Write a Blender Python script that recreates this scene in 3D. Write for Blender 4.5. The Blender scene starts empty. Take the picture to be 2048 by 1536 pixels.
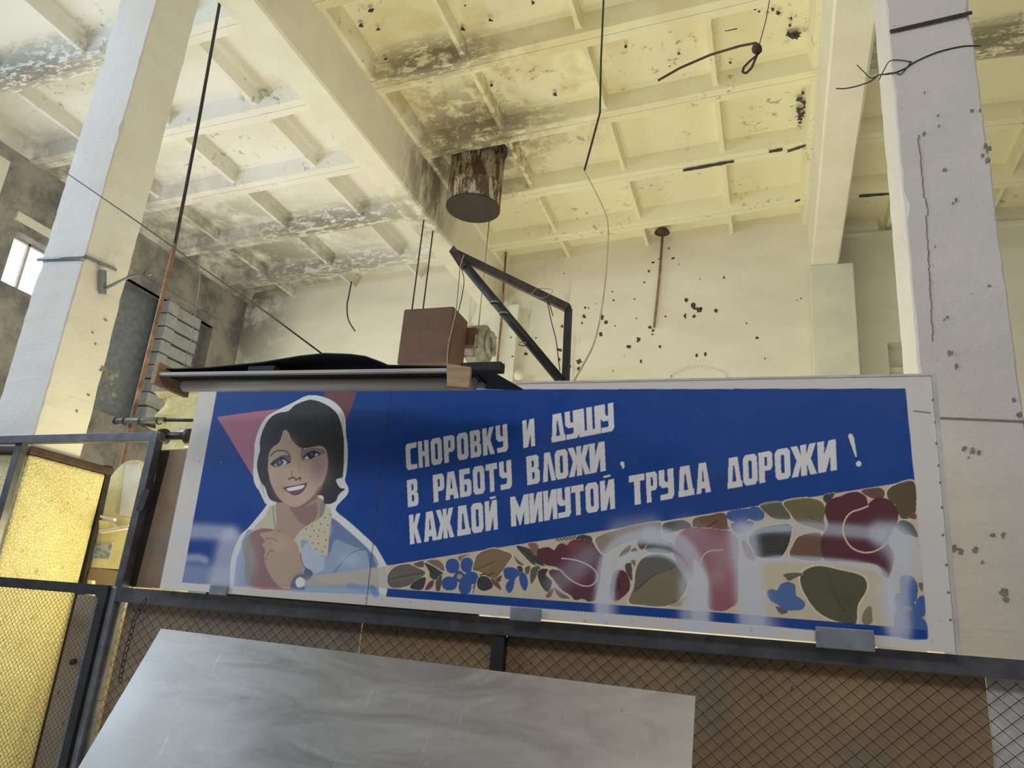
import bpy, math, random
import numpy as np
from mathutils import Vector, Matrix, noise as mnoise
random.seed(7)
C = bpy.context.scene
COL = C.collection
PI = math.pi
FL = 1.6                                  # eye height above the floor; points below are given relative to the eye
# ------------------------------------------------------------------ camera
F_PX = 1520.0
PITCH, ROLL, YAW = [math.radians(a) for a in (17.95686, 4.85658, 19.78766)]
def rz(a): return Matrix(((math.cos(a), -math.sin(a), 0), (math.sin(a), math.cos(a), 0), (0, 0, 1)))
def rx(a): return Matrix(((1, 0, 0), (0, math.cos(a), -math.sin(a)), (0, math.sin(a), math.cos(a))))
CAMR = rz(YAW) @ rx(PITCH) @ Matrix(((1, 0, 0), (0, 0, -1), (0, 1, 0))) @ rz(ROLL)
cam_d = bpy.data.cameras.new('camera'); cam = bpy.data.objects.new('camera', cam_d); COL.objects.link(cam)
cam.matrix_world = Matrix.Translation((0, 0, FL)) @ CAMR.to_4x4()
cam_d.sensor_fit = 'HORIZONTAL'; cam_d.sensor_width = 36.0; cam_d.lens = 36.0 * F_PX / 2048.0
cam_d.clip_start = 0.02; cam_d.clip_end = 200
C.camera = cam
# ------------------------------------------------------------------ view and light
C.view_settings.view_transform = 'Standard'; C.view_settings.look = 'None'
C.view_settings.gamma = 1.0; C.view_settings.use_curve_mapping = False
C.view_settings.exposure = 0.0
w = bpy.data.worlds.new('hall_daylight'); C.world = w; w.use_nodes = True
bg = w.node_tree.nodes['Background']; bg.inputs[0].default_value = (0.86, 0.90, 1.0, 1); bg.inputs[1].default_value = 0.17
def area(name, loc, direction, sx, sy, col, power, spread=None):
    l = bpy.data.lights.new(name, 'AREA'); l.shape = 'RECTANGLE'; l.size = sx; l.size_y = sy
    l.color = col; l.energy = power
    if spread: l.spread = spread
    o = bpy.data.objects.new(name, l); COL.objects.link(o)
    o.location = (loc[0], loc[1], loc[2] + FL)
    o.rotation_euler = Vector(direction).to_track_quat('-Z', 'Y').to_euler()
    return o
# daylight of the left window band (cool), sunlit floor beyond the partition (warm), yellow lamp low behind it
area('window_light', (-10.4, 1.2, 4.3), (1, 0.32, -0.25), 7.0, 1.6, (0.66, 0.82, 1.0), 520)
area('window_light', (-10.4, 9.0, 2.4), (1, -0.1, 0.28), 4.0, 1.6, (1.0, 0.96, 0.84), 200)
area('floor_bounce_light', (-1.6, 8.2, -1.45), (0, 0, 1), 7.0, 6.0, (1.0, 0.94, 0.70), 290)
area('floor_bounce_light', (-4.0, 1.0, -1.5), (0, 0.1, 1), 6.0, 4.0, (0.92, 0.95, 1.0), 38)
area('high_window_light', (1.5, -3.2, 5.6), (-0.25, 1.0, -0.72), 7.0, 1.2, (1.0, 0.97, 0.93), 190)
def lamp(name, loc, col, power, r):
    l = bpy.data.lights.new(name, 'POINT'); l.color = col; l.energy = power; l.shadow_soft_size = r
    o = bpy.data.objects.new(name, l); COL.objects.link(o); o.location = (loc[0], loc[1], loc[2] + FL); return o
lamp('yellow_work_light', (-3.75, 4.45, 0.25), (1.0, 0.89, 0.44), 50, 0.16)
lamp('yellow_work_light', (-1.3, 6.0, -0.2), (1.0, 0.90, 0.45), 60, 0.25)

# ------------------------------------------------------------------ rays of the photograph -> points in the hall
def ray(u, v):
    return CAMR @ Vector(((u - 1024.0) / F_PX, -(v - 768.0) / F_PX, -1.0))
def AY(u, v, Y): d = ray(u, v); return d * (Y / d.y)
def AX(u, v, X): d = ray(u, v); return d * (X / d.x)
def AZ(u, v, Z): d = ray(u, v); return d * (Z / d.z)

# ------------------------------------------------------------------ mesh builder
class MB:
    def __init__(s): s.v = []; s.f = []; s.sm = []
    def add(s, vs, fs, smooth=False):
        b = len(s.v); s.v += [tuple(p) for p in vs]; s.f += [tuple(i + b for i in f) for f in fs]; s.sm += [smooth] * len(fs); return s
    def box(s, a, b):
        x0, x1 = sorted((a[0], b[0])); y0, y1 = sorted((a[1], b[1])); z0, z1 = sorted((a[2], b[2]))
        vs = [(x0, y0, z0), (x1, y0, z0), (x1, y1, z0), (x0, y1, z0), (x0, y0, z1), (x1, y0, z1), (x1, y1, z1), (x0, y1, z1)]
        return s.add(vs, [(3, 2, 1, 0), (4, 5, 6, 7), (0, 1, 5, 4), (1, 2, 6, 5), (2, 3, 7, 6), (3, 0, 4, 7)])
    def hexa(s, lo, hi):                  # two quads, corner to corner
        return s.add(list(lo) + list(hi), [(3, 2, 1, 0), (4, 5, 6, 7), (0, 1, 5, 4), (1, 2, 6, 5), (2, 3, 7, 6), (3, 0, 4, 7)])
    def bar(s, p, q, w, h=None, up=(0, 0, 1)):
        h = h or w; p = Vector(p); q = Vector(q); d = (q - p).normalized(); u = Vector(up)
        if abs(d.dot(u)) > .98: u = Vector((0, 1, 0))
        r = d.cross(u).normalized(); u = r.cross(d)
        c = [(-w / 2, -h / 2), (w / 2, -h / 2), (w / 2, h / 2), (-w / 2, h / 2)]
        return s.hexa([p + r * a + u * b for a, b in c], [q + r * a + u * b for a, b in c])
    def tube(s, pts, r, n=8, caps=True, smooth=True):
        pts = [Vector(p) for p in pts]; m = len(pts); rs = r if isinstance(r, (list, tuple)) else [r] * m
        vs = []; prev = None
        for i, p in enumerate(pts):
            d = (pts[min(i + 1, m - 1)] - pts[max(i - 1, 0)])
            if d.length < 1e-9: d = Vector((0, 0, 1))
            d.normalize()
            if prev is None: prev = d.orthogonal().normalized()
            a = (prev - d * prev.dot(d)).normalized(); prev = a; b = d.cross(a)
            for k in range(n):
                t = 2 * PI * k / n; vs.append(p + a * math.cos(t) * rs[i] + b * math.sin(t) * rs[i])
        fs = [(i * n + k, i * n + (k + 1) % n, (i + 1) * n + (k + 1) % n, (i + 1) * n + k) for i in range(m - 1) for k in range(n)]
        s.add(vs, fs, smooth)
        if caps: 
            b = len(s.v) - len(vs); s.f += [tuple(b + k for k in range(n))[::-1], tuple(b + (m - 1) * n + k for k in range(n))]; s.sm += [False, False]
        return s
    def prism(s, poly, off):              # closed outline (points) pushed along off
        n = len(poly); poly = [Vector(p) for p in poly]; off = Vector(off)
        return s.add(poly + [p + off for p in poly], [tuple(range(n))[::-1], tuple(range(n, 2 * n))] + [(i, (i + 1) % n, n + (i + 1) % n, n + i) for i in range(n)])
    def lathe(s, c, prof, n=32, axis='Z', smooth=True):
        vs = []
        for r, z in prof:
            for k in range(n):
                t = 2 * PI * k / n; a, b = r * math.cos(t), r * math.sin(t)
                o = (a, b, z) if axis == 'Z' else ((z, a, b) if axis == 'X' else (a, z, b))
                vs.append((c[0] + o[0], c[1] + o[1], c[2] + o[2]))
        m = len(prof)
        return s.add(vs, [(i * n + k, i * n + (k + 1) % n, (i + 1) * n + (k + 1) % n, (i + 1) * n + k) for i in range(m - 1) for k in range(n)], smooth)
    def mesh(s, name, m, base):
        me = bpy.data.meshes.new(name)
        b = Vector(base); me.from_pydata([(p[0] - b.x, p[1] - b.y, p[2] - b.z) for p in s.v], [], s.f)
        me.polygons.foreach_set('use_smooth', s.sm)
        if m: me.materials.append(m)
        me.update(); return me
BASE = {}
def org(o):
    return BASE[o.name]
def tag(o, label=None, cat=None, group=None, kind=None):
    if label: o['label'] = label
    if cat: o['category'] = cat
    if group: o['group'] = group
    if kind: o['kind'] = kind
    return o
def thing(name, base, label=None, cat=None, group=None, kind=None):
    o = bpy.data.objects.new(name, None); COL.objects.link(o); o.empty_display_size = .1
    o.location = (base[0], base[1], base[2] + FL); BASE[o.name] = Vector(base); return tag(o, label, cat, group, kind)
def part(name, mb, m, parent, label=None, kind=None, bevel=0):
    b = org(parent); o = bpy.data.objects.new(name, mb.mesh(name, m, b)); COL.objects.link(o); o.parent = parent
    BASE[o.name] = b
    if bevel: mo = o.modifiers.new('bevel', 'BEVEL'); mo.width = bevel; mo.segments = 2; mo.limit_method = 'ANGLE'
    return tag(o, label, None, None, kind)
def solo(name, mb, m, label=None, cat=None, group=None, kind=None, bevel=0, base=None):
    if base is None:
        a = np.array(mb.v); base = ((a[:, 0].min() + a[:, 0].max()) / 2, (a[:, 1].min() + a[:, 1].max()) / 2, a[:, 2].min())
    o = bpy.data.objects.new(name, mb.mesh(name, m, base)); COL.objects.link(o); o.location = (base[0], base[1], base[2] + FL)
    BASE[o.name] = Vector(base)
    if bevel: mo = o.modifiers.new('bevel', 'BEVEL'); mo.width = bevel; mo.segments = 2; mo.limit_method = 'ANGLE'
    return tag(o, label, cat, group, kind)

# ------------------------------------------------------------------ materials
def s2l(c):
    return tuple((x / 255 / 12.92) if x / 255 <= .04045 else ((x / 255 + .055) / 1.055) ** 2.4 for x in c)
class NT:
    def __init__(s, name):
        s.m = bpy.data.materials.new(name); s.m.use_nodes = True; s.t = s.m.node_tree; s.n = s.t.nodes
        s.b = s.n['Principled BSDF']; s.pos = s.n.new('ShaderNodeNewGeometry').outputs['Position']
    def lk(s, a, b): s.t.links.new(a, b)
    def noise(s, scale, detail=4, rough=.6, stretch=(1, 1, 1), off=(0, 0, 0), dist=0):
        mp = s.n.new('ShaderNodeMapping'); mp.inputs['Scale'].default_value = stretch; mp.inputs['Location'].default_value = off
        s.lk(s.pos, mp.inputs[0])
        t = s.n.new('ShaderNodeTexNoise'); t.inputs['Scale'].default_value = scale; t.inputs['Detail'].default_value = detail
        t.inputs['Roughness'].default_value = rough; t.inputs['Distortion'].default_value = dist
        s.lk(mp.outputs[0], t.inputs['Vector']); return t.outputs['Fac']
    def voro(s, scale, feature='DISTANCE_TO_EDGE', stretch=(1, 1, 1)):
        mp = s.n.new('ShaderNodeMapping'); mp.inputs['Scale'].default_value = stretch; s.lk(s.pos, mp.inputs[0])
        t = s.n.new('ShaderNodeTexVoronoi'); t.feature = feature; t.inputs['Scale'].default_value = scale
        s.lk(mp.outputs[0], t.inputs['Vector']); return t.outputs['Distance']
    def ramp(s, fac, a, b, lo=0., hi=1.):
        r = s.n.new('ShaderNodeMapRange'); r.inputs['From Min'].default_value = a; r.inputs['From Max'].default_value = b
        r.inputs['To Min'].default_value = lo; r.inputs['To Max'].default_value = hi
        s.lk(fac, r.inputs['Value']); return r.outputs[0]
    def math(s, op, a, b=None):
        r = s.n.new('ShaderNodeMath'); r.operation = op
        for i, x in enumerate((a, b)):
            if x is None: continue
            if isinstance(x, (int, float)): r.inputs[i].default_value = x
            else: s.lk(x, r.inputs[i])
        return r.outputs[0]
    def near(s, p, r0, r1, sc=(1, 1, 1)):  # 1 inside r0, 0 outside r1 (metres, real place of a stain)
        v = s.n.new('ShaderNodeVectorMath'); v.operation = 'SUBTRACT'; s.lk(s.pos, v.inputs[0]); v.inputs[1].default_value = (p[0], p[1], p[2] + FL)
        v2 = s.n.new('ShaderNodeVectorMath'); v2.operation = 'MULTIPLY'; s.lk(v.outputs[0], v2.inputs[0]); v2.inputs[1].default_value = sc
        v3 = s.n.new('ShaderNodeVectorMath'); v3.operation = 'LENGTH'; s.lk(v2.outputs[0], v3.inputs[0])
        return s.ramp(v3.outputs['Value'], r1, r0)
    def mix(s, fac, a, b):
        r = s.n.new('ShaderNodeMix'); r.data_type = 'RGBA'
        if isinstance(fac, (int, float)): r.inputs[0].default_value = fac
        else: s.lk(fac, r.inputs[0])
        for i, x in ((6, a), (7, b)):
            if isinstance(x, tuple): r.inputs[i].default_value = (*x[:3], 1)
            else: s.lk(x, r.inputs[i])
        return r.outputs[2]
    def out(s, col, rough=.8, metal=0., bump=None, bs=.3, bd=.01):
        if isinstance(col, tuple): s.b.inputs['Base Color'].default_value = (*col[:3], 1)
        else: s.lk(col, s.b.inputs['Base Color'])
        if isinstance(rough, (int, float)): s.b.inputs['Roughness'].default_value = rough
        else: s.lk(rough, s.b.inputs['Roughness'])
        s.b.inputs['Metallic'].default_value = metal
        if bump is not None:
            b = s.n.new('ShaderNodeBump'); b.inputs['Strength'].default_value = bs; b.inputs['Distance'].default_value = bd
            s.lk(bump, b.inputs['Height']); s.lk(b.outputs[0], s.b.inputs['Normal'])
        return s.m
def simple(name, col, rough=.7, metal=0., var=.25, scale=6, stretch=(1, 1, 1), bump=.15):
    t = NT(name); n = t.noise(scale, 5, .65, stretch)
    c = t.mix(t.ramp(n, .35, .65), tuple(x * (1 - var) for x in col), tuple(min(1, x * (1 + var * .6)) for x in col))
    return t.out(c, rough, metal, n, bump, .01)
def m_ceiling():
    t = NT('stained_warm_lit_whitewash')
    base = t.mix(t.ramp(t.noise(.7, 4), .35, .7), (.82, .80, .74), (.77, .74, .66))
    sx = t.n.new('ShaderNodeSeparateXYZ'); t.lk(t.pos, sx.inputs[0])
    base = t.mix(t.math('MULTIPLY', t.ramp(sx.outputs['X'], -6.5, -4.4), .9), base, (.84, .795, .55))  # yellower middle and right bays: warm light put into the colour
    # ochre damp rings, strongest in the middle bay towards beam one
    damp = t.math('MULTIPLY', t.ramp(t.noise(1.1, 4, .5, off=(3, 1, 0)), .48, .56), t.near((-3.4, 6.9, 7), 1.4, 4.2))
    base = t.mix(t.math('MULTIPLY', damp, .32), base, (.62, .46, .20))
    rust = t.math('MULTIPLY', t.ramp(t.noise(2.3, 5, .6), .53, .62), t.near((-3.9, 8.4, 7), .5, 2.2))
    base = t.mix(t.math('MULTIPLY', rust, .6), base, (.42, .28, .11))
    mold = t.math('MULTIPLY', t.ramp(t.noise(4.2, 8, .72, off=(7, 2, 1)), .44, .52), t.near((-4.1, 9.0, 6.9), .55, 1.35))
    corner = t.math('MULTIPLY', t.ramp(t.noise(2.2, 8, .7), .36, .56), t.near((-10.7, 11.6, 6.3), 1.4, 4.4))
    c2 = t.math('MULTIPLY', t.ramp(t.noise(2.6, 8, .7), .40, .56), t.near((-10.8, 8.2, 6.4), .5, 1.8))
    flk = t.math('MULTIPLY', t.ramp(t.noise(7, 8, .75, (1, 1, 1), (2, 5, 2)), .585, .60), t.ramp(t.noise(.8, 3, .5, off=(9, 0, 0)), .5, .6))
    crud = None
    for p, r0, r1, sc in (((-7.6, 10.2, 6.55), .2, .75, (.22, 1.6, 1.2)), ((-8.6, 11.65, 6.4), .3, .9, (.25, 1.5, 1.2)), ((-3.9, 8.65, 6.95), .15, .55, (.35, 1.5, 1)), (AZ(860, 125, 6.85), .15, .5, (.4, 1.6, 1)), (AZ(2010, 96, 7.1), .25, .7, (.3, 2.2, 1)), ((-9.2, 5.7, 6.5), .1, .6, (.25, 1.6, 1))):
        m_ = t.near((p[0], p[1], p[2]), r0, r1, sc); crud = m_ if crud is None else t.math('MAXIMUM', crud, m_)
    crud = t.math('MULTIPLY', t.ramp(t.noise(7, 9, .75, (.6, 1.6, 1.6), (1, 8, 3)), .44, .50), crud)
    mold = t.math('MAXIMUM', mold, crud)
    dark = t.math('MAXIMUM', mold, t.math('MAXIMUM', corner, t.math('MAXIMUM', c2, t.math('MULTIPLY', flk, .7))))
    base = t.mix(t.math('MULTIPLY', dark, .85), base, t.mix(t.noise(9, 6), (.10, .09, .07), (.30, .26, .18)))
    return t.out(base, .9, 0, t.math('ADD', t.noise(30, 6), t.math('MULTIPLY', dark, -.6)), .3, .01)
def m_wall():
    t = NT('cream_plaster')
    base = t.mix(t.ramp(t.noise(.9, 4, .6, (1, 1, 2.5)), .35, .7), (.80, .76, .64), (.72, .68, .56))
    base = t.mix(t.math('MULTIPLY', t.ramp(t.noise(6, 6, .7, (1, 1, .15)), .55, .7), t.math('MULTIPLY', t.near((-4.6, 12.4, 5.2), .8, 1.9), .8)), base, (.20, .17, .13))
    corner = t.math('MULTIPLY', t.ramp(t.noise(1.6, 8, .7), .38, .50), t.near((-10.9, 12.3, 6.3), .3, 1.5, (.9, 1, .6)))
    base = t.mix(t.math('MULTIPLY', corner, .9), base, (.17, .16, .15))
    return t.out(base, .92, 0, t.noise(14, 7), .35, .012)
def m_left():
    t = NT('sooty_plaster')
    n = t.noise(1.3, 8, .7)
    base = t.mix(t.ramp(n, .40, .58), (.17, .17, .18), (.40, .37, .33))
    return t.out(base, .92, 0, t.noise(9, 7), .5, .02)
def m_column(name, a, b, spots=.66):
    t = NT(name)
    base = t.mix(t.ramp(t.noise(1.2, 5), .3, .7), a, b)
    pit = t.ramp(t.noise(17, 4, .6, off=(4, 0, 2)), spots, spots + .03)
    base = t.mix(t.math('MULTIPLY', pit, .75), base, (.16, .15, .14))
    crack = t.math('MULTIPLY', t.ramp(t.noise(2.5, 12, .75, (1, 1, .35), dist=.6), .497, .503), 0)
    h = t.math('SUBTRACT', t.math('ADD', t.noise(6, 7, .65), t.math('MULTIPLY', t.noise(38, 4), .25)), pit)
    return t.out(base, .88, 0, h, .55, .02)
M = {}
M['ceil'] = m_ceiling(); M['wall'] = m_wall(); M['left'] = m_left()
def m_beam():
    t = NT('whitewashed_beam'); base = t.mix(t.ramp(t.noise(2, 5), .35, .65), (.76, .73, .60), (.84, .81, .69))
    st_ = t.math('MULTIPLY', t.ramp(t.noise(4, 8, .7, (1, 1, .35)), .40, .56), t.near((-4.93, 9.2, 6.5), .35, 1.2))
    base = t.mix(t.math('MULTIPLY', st_, .85), base, (.17, .14, .09))
    st2 = t.math('MULTIPLY', t.ramp(t.noise(5, 8, .7), .50, .56), t.near((-4.95, 4.6, 6.5), .25, .8))
    base = t.mix(t.math('MULTIPLY', st2, .5), base, (.35, .30, .15))
    return t.out(base, .9, 0, t.noise(14, 6), .3, .01)
M['beam'] = m_beam()
M['beam_stained'] = simple('whitewashed_beam', (.80, .77, .66), .9, 0, .12, 1.5, bump=.3)
M['pilaster'] = simple('cream_pilaster', (.74, .72, .60), .9, 0, .08, 2, bump=.2)
M['colr'] = m_column('pitted_grey_render', (.74, .69, .65), (.64, .61, .58), .72)
M['coll'] = m_column('scuffed_white_render', (.84, .82, .78), (.76, .72, .65), .72)
M['floor'] = simple('worn_concrete', (.42, .39, .32), .8, 0, .3, 1.5)
def m_plinth():
    t = NT('yellow_crackled_render')
    v = t.voro(42)
    base = t.mix(t.ramp(t.noise(3, 6), .35, .7), (.74, .66, .34), (.86, .79, .46))
    base = t.mix(t.math('MULTIPLY', t.ramp(v, .05, .0), .5), base, (.36, .30, .12))
    base = t.mix(t.math('MULTIPLY', t.ramp(t.noise(11, 6, .7), .60, .66), .5), base, (.28, .24, .12))
    return t.out(base, .85, 0, t.math('ADD', t.ramp(v, 0, .12), t.noise(20, 4)), .5, .012)
M['plinth'] = m_plinth()
M['steel'] = simple('weathered_grey_steel', (.12, .12, .13), .42, .55, .3, 9, (1, 1, 1))
M['steel_blue'] = simple('blue_grey_painted_steel', (.26, .29, .33), .45, .3, .25, 9)
M['dark'] = simple('blackened_steel', (.045, .042, .042), .55, .5, .3, 12)
M['rust'] = simple('rusty_brown_steel', (.085, .056, .042), .7, .35, .35, 14)
M['rustpipe'] = simple('flaking_rusty_pipe', (.30, .18, .11), .6, .3, .5, 10)
M['greypipe'] = simple('dull_grey_pipe', (.20, .21, .22), .5, .4, .3, 8)
M['brownbox'] = simple('brown_painted_sheet_steel', (.115, .060, .042), .6, .1, .15, 5)
M['fan'] = simple('grimy_grey_casting', (.36, .34, .29), .75, .1, .35, 9)
M['wire'] = simple('dark_wire', (.05, .045, .04), .6, .2, .2, 20)
M['wirel'] = simple('pale_twisted_wire', (.40, .35, .28), .6, .2, .3, 30)
M['cable'] = simple('yellowed_cable', (.55, .48, .30), .6, 0, .2, 20)
M['wood'] = simple('raw_plywood', (.45, .30, .17), .7, 0, .25, 8, (1, 1, 8))
M['blackboard'] = simple('matt_black_board', (.022, .025, .028), .75, 0, .3, 5)
M['border'] = simple('grimy_white_paint', (.60, .57, .54), .7, 0, .18, 7, bump=.3)
M['white'] = simple('white_plastic', (.75, .75, .75), .5, 0, .1, 6)
M['paleyellow'] = simple('pale_yellow_board', (.80, .72, .42), .7, 0, .15, 6)
M['black_chip'] = simple('bare_dark_concrete', (.06, .055, .05), .95, 0, .3, 30)
M['chip'] = simple('bare_grey_concrete', (.26, .24, .20), .95, 0, .3, 30)
M['block'] = simple('pale_concrete_block', (.42, .44, .45), .9, 0, .18, 6, bump=.5)
def m_glow(name, col, st):
    t = NT(name); t.b.inputs['Base Color'].default_value = (.8, .8, .8, 1); t.b.inputs['Emission Color'].default_value = (*col, 1); t.b.inputs['Emission Strength'].default_value = st; return t.m
M['pane'] = m_glow('frosted_daylit_glass', (.93, .97, 1), 1.6)
def m_reflector():
    t = NT('brushed_reflector'); n = t.noise(3, 5, .6, (.4, 8, 8))
    return t.out(t.mix(t.ramp(n, .35, .65), (.30, .29, .28), (.55, .54, .53)), .38, .6, n, .15, .005)
M['reflector'] = m_reflector()
def m_alu():
    t = NT('scratched_aluminium_sheet')
    n1 = t.noise(1.1, 6, .65); n2 = t.noise(2.0, 8, .7, (1, 4, 4), dist=.8); sc = t.noise(5, 10, .8, (6, .6, .6), dist=.5)
    c = t.mix(t.ramp(n2, .35, .7), (.28, .26, .24), (.40, .375, .35))
    c = t.mix(t.math('MULTIPLY', t.ramp(sc, .60, .70), .4), c, (.75, .76, .78))
    c = t.mix(t.math('MULTIPLY', t.ramp(t.noise(24, 4, .6), .70, .72), .6), c, (.14, .13, .12))
    h = t.noise(1.3, 1.5, .4)
    return t.out(c, t.ramp(n2, .3, .7, .33, .48), .80, h, .14, .12)
M['alu'] = m_alu()
def m_hard(name, a, b):
    t = NT(name)
    c = t.mix(t.ramp(t.noise(1.4, 6, .65), .35, .65), a, b)
    c = t.mix(t.math('MULTIPLY', t.ramp(t.noise(2.4, 3, .5, off=(4, 4, 4)), .56, .66), .35), c, (.15, .19, .17))
    c = t.mix(t.math('MULTIPLY', t.ramp(t.noise(24, 3, .55, (1, 1, .5), (1, 7, 3)), .70, .72), .9), c, (.05, .03, .025))
    return t.out(c, .6, 0, t.noise(7, 6), .3, .01)
M['hard'] = m_hard('stained_hardboard', (.29, .18, .11), (.41, .28, .145))
M['hard2'] = m_hard('brown_hardboard', (.25, .17, .12), (.36, .27, .18))
M['grille'] = simple('rusty_netting_wire', (.09, .075, .065), .6, .5, .3, 30)
def m_cyl():
    t = NT('peeling_rusty_duct')
    n = t.noise(9, 8, .75, (1, 1, .22)); n2 = t.noise(26, 5, .7, (1, 1, .3))
    f = t.math('MULTIPLY', t.ramp(n, .47, .53), t.ramp(n2, .38, .46))
    z = t.near((-4.1, 9.0, 6.45), .55, .85, (.7, .7, 1))
    c = t.mix(t.math('MULTIPLY', f, z), (.085, .05, .03), (.42, .38, .28))
    return t.out(c, .7, .15, n, .3, .01)
M['cyl'] = m_cyl()
M['ductend'] = simple('dark_brown_plate', (.042, .030, .021), .8, .1, .2, 6)  # darker brown than the shell, for the underside of the duct
M['lampgrey'] = simple('dull_pale_grey_enamel', (.50, .48, .47), .42, .1, .18, 3, (.4, 6, 6))

# ------------------------------------------------------------------ hall: roof, beams, walls, floor
KX = [-11.1, -5.15, .905, 6.95]; KZ = [6.33, 6.72, 7.15, 7.02]
def zr(x): return float(np.interp(x, KX, KZ))
fb = MB().box((-11.2, -4, -1.75), (8, 13.4, -1.6)); solo('floor', fb, M['floor'], kind='structure')
roof = thing('ceiling', (-2, 5, 6.3), kind='structure')
YE = [-1.72 + 1.5 * i for i in range(10)] + [13.2]       # slab joints: ..., 4.28, 5.78, 7.28, 8.78, 10.28, 11.78
CR = {0: [-9.72, -8.22, -6.72], 1: [-3.6, -2.1, -.6], 2: [2.0, 3.5, 5.0]}
def slab(bay, y0, y1):
    mb = MB(); x0, x1 = KX[bay] + .2, KX[bay + 1] - .2; g = .003
    dz = .27; w = .125; fl = .07                          # rib depth below the pan, half width of a rib foot, flare
    wob = lambda x, y: mnoise.noise(Vector((x * 1.7, y * 1.7, 3))) * .012
    def P(x, y, h): return (x, y, zr(x) + h + (wob(x, y) if h < .1 else 0))
    xs = [x0] + CR[bay] + [x1]
    for ya, yb in ((y0 + g, y0 + w), (y1 - w, y1 - g)):    # edge ribs
        inner = yb if ya == y0 + g else ya; outer = ya if ya == y0 + g else yb; s = 1 if inner > outer else -1
        n = 14
        for i in range(n):
            a = x0 + (x1 - x0) * i / n; b = x0 + (x1 - x0) * (i + 1) / n
            mb.add([P(a, outer, .26), P(a, outer, .0), P(a, inner, 0), P(a, inner + s * fl, dz - .04), P(a, inner + s * (fl + .06), dz),
                    P(b, outer, .26), P(b, outer, .0), P(b, inner, 0), P(b, inner + s * fl, dz - .04), P(b, inner + s * (fl + .06), dz)],
                   [(k, k + 1, k + 6, k + 5) if s > 0 else (k + 5, k + 6, k + 1, k) for k in range(4)])
    ya, yb = y0 + w, y1 - w
    mb.add([P(x0, ya, dz), P(x1, ya, dz), P(x1, yb, dz), P(x0, yb, dz)], [(0, 1, 2, 3)])
    mb.add([(x0, y0, zr(x0) + .34), (x1, y0, zr(x1) + .34), (x1, y1, zr(x1) + .34), (x0, y1, zr(x0) + .34)], [(3, 2, 1, 0)])
    for xc in CR[bay]:                                     # cross ribs, tapered, feet flared into the edge ribs
        h0 = .05
        prof = [(-.085, dz), (-.045, dz - .03), (-.028, h0), (.028, h0), (.045, dz - .03), (.085, dz)]
        secs = [(ya - .0, 1.9), (ya + .05, 1.3), (ya + .14, 1.0), (yb - .14, 1.0), (yb - .05, 1.3), (yb, 1.9)]
        vs = []
        for yy, sc in secs: vs += [P(xc + a * sc, yy, h) for a, h in prof]
        mb.add(vs, [(i * 6 + k, i * 6 + k + 1, (i + 1) * 6 + k + 1, (i + 1) * 6 + k) for i in range(5) for k in range(5)])
    for xe, s in ((x0, 1), (x1, -1)):                      # end ribs beside the beams
        mb.add([P(xe, ya, 0.02), P(xe + s * .10, ya, .02), P(xe + s * .16, ya, dz), P(xe, yb, .02), P(xe + s * .10, yb, .02), P(xe + s * .16, yb, dz)],
               [(0, 1, 4, 3), (1, 2, 5, 4)])
    part('roof_slab', mb, M['ceil'], roof)
for bay in range(3):
    for i in range(len(YE) - 1):
        if YE[i + 1] < 2 and bay == 2: continue
        slab(bay, YE[i], YE[i + 1])
# roof beams
def roof_beam(x, zb, label, m, lip=0):
    mb = MB(); w = .215; zt = zr(x) + .3
    n = 24; ys = [-3.9 + (16.5) * i / n for i in range(n + 1)]
    vs = []
    for y in ys:
        j = lambda k: mnoise.noise(Vector((y * 1.3, k * 5.1 + x, 0))) * .008
        vs += [(x - w - .03 + j(0), y, zt), (x - w + j(1), y, zb + .03), (x - w + .025 + j(2), y, zb + j(3) * .5), (x + w - .025 + j(4), y, zb + j(5) * .5), (x + w + j(6), y, zb + .03), (x + w + .03 + j(7), y, zt)]
    mb.add(vs, [(i * 6 + k, (i + 1) * 6 + k, (i + 1) * 6 + k + 1, i * 6 + k + 1) for i in range(n) for k in range(5)])
    mb.add([vs[k] for k in range(6)], [(0, 1, 2, 3, 4, 5)])
    return solo('roof_beam', mb, m, label, kind='structure')
roof_beam(-11.1, 5.6, 'sooty beam along the left wall', M['left'])
roof_beam(-5.15, 5.96, 'whitewashed concrete beam running diagonally over the brown box', M['beam'])
roof_beam(.905, 6.2, 'whitewashed concrete beam at the right, ending on the wide pilaster', M['beam'])
roof_beam(6.95, 6.1, 'whitewashed beam beyond the right column', M['beam'])
# far wall with pilasters
wf = thing('wall_far', (-2, 12.6, -1.6), kind='structure')
mb = MB()
def wallstrip(x0, x1, y, z0=-1.6, top=.30):
    mb.hexa([(x0, y, z0), (x1, y, z0), (x1, y + .3, z0), (x0, y + .3, z0)], [(x0, y, zr(x0) + top), (x1, y, zr(x1) + top), (x1, y + .3, zr(x1) + top), (x0, y + .3, zr(x0) + top)])
wallstrip(-11.1, -5.15, 12.6); wallstrip(-5.15, .9, 12.6)
part('wall_panel', mb, M['wall'], wf)
mb = MB()                                                    # right bay, set back, with a square opening
ox0, ox1, oz0, oz1 = 1.84, 3.0, 2.9, 5.02
wallstrip(.9, ox0, 12.95); wallstrip(ox1, 7.2, 12.95)
mb.box((ox0, 12.95, -1.6), (ox1, 13.25, oz0)); mb.box((ox0, 12.95, oz1), (ox1, 13.25, 7.1)); mb.box((ox0, 13.25, oz0), (ox1, 13.32, oz1))
mb.box((ox0, 13.1, 4.55), (ox1, 13.25, 4.63))
part('wall_panel', mb, M['wall'], wf)
part('pilaster', MB().box((-4.98, 12.35, -1.6), (-4.44, 12.62, 5.84)), M['pilaster'], wf, bevel=.012)
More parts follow.
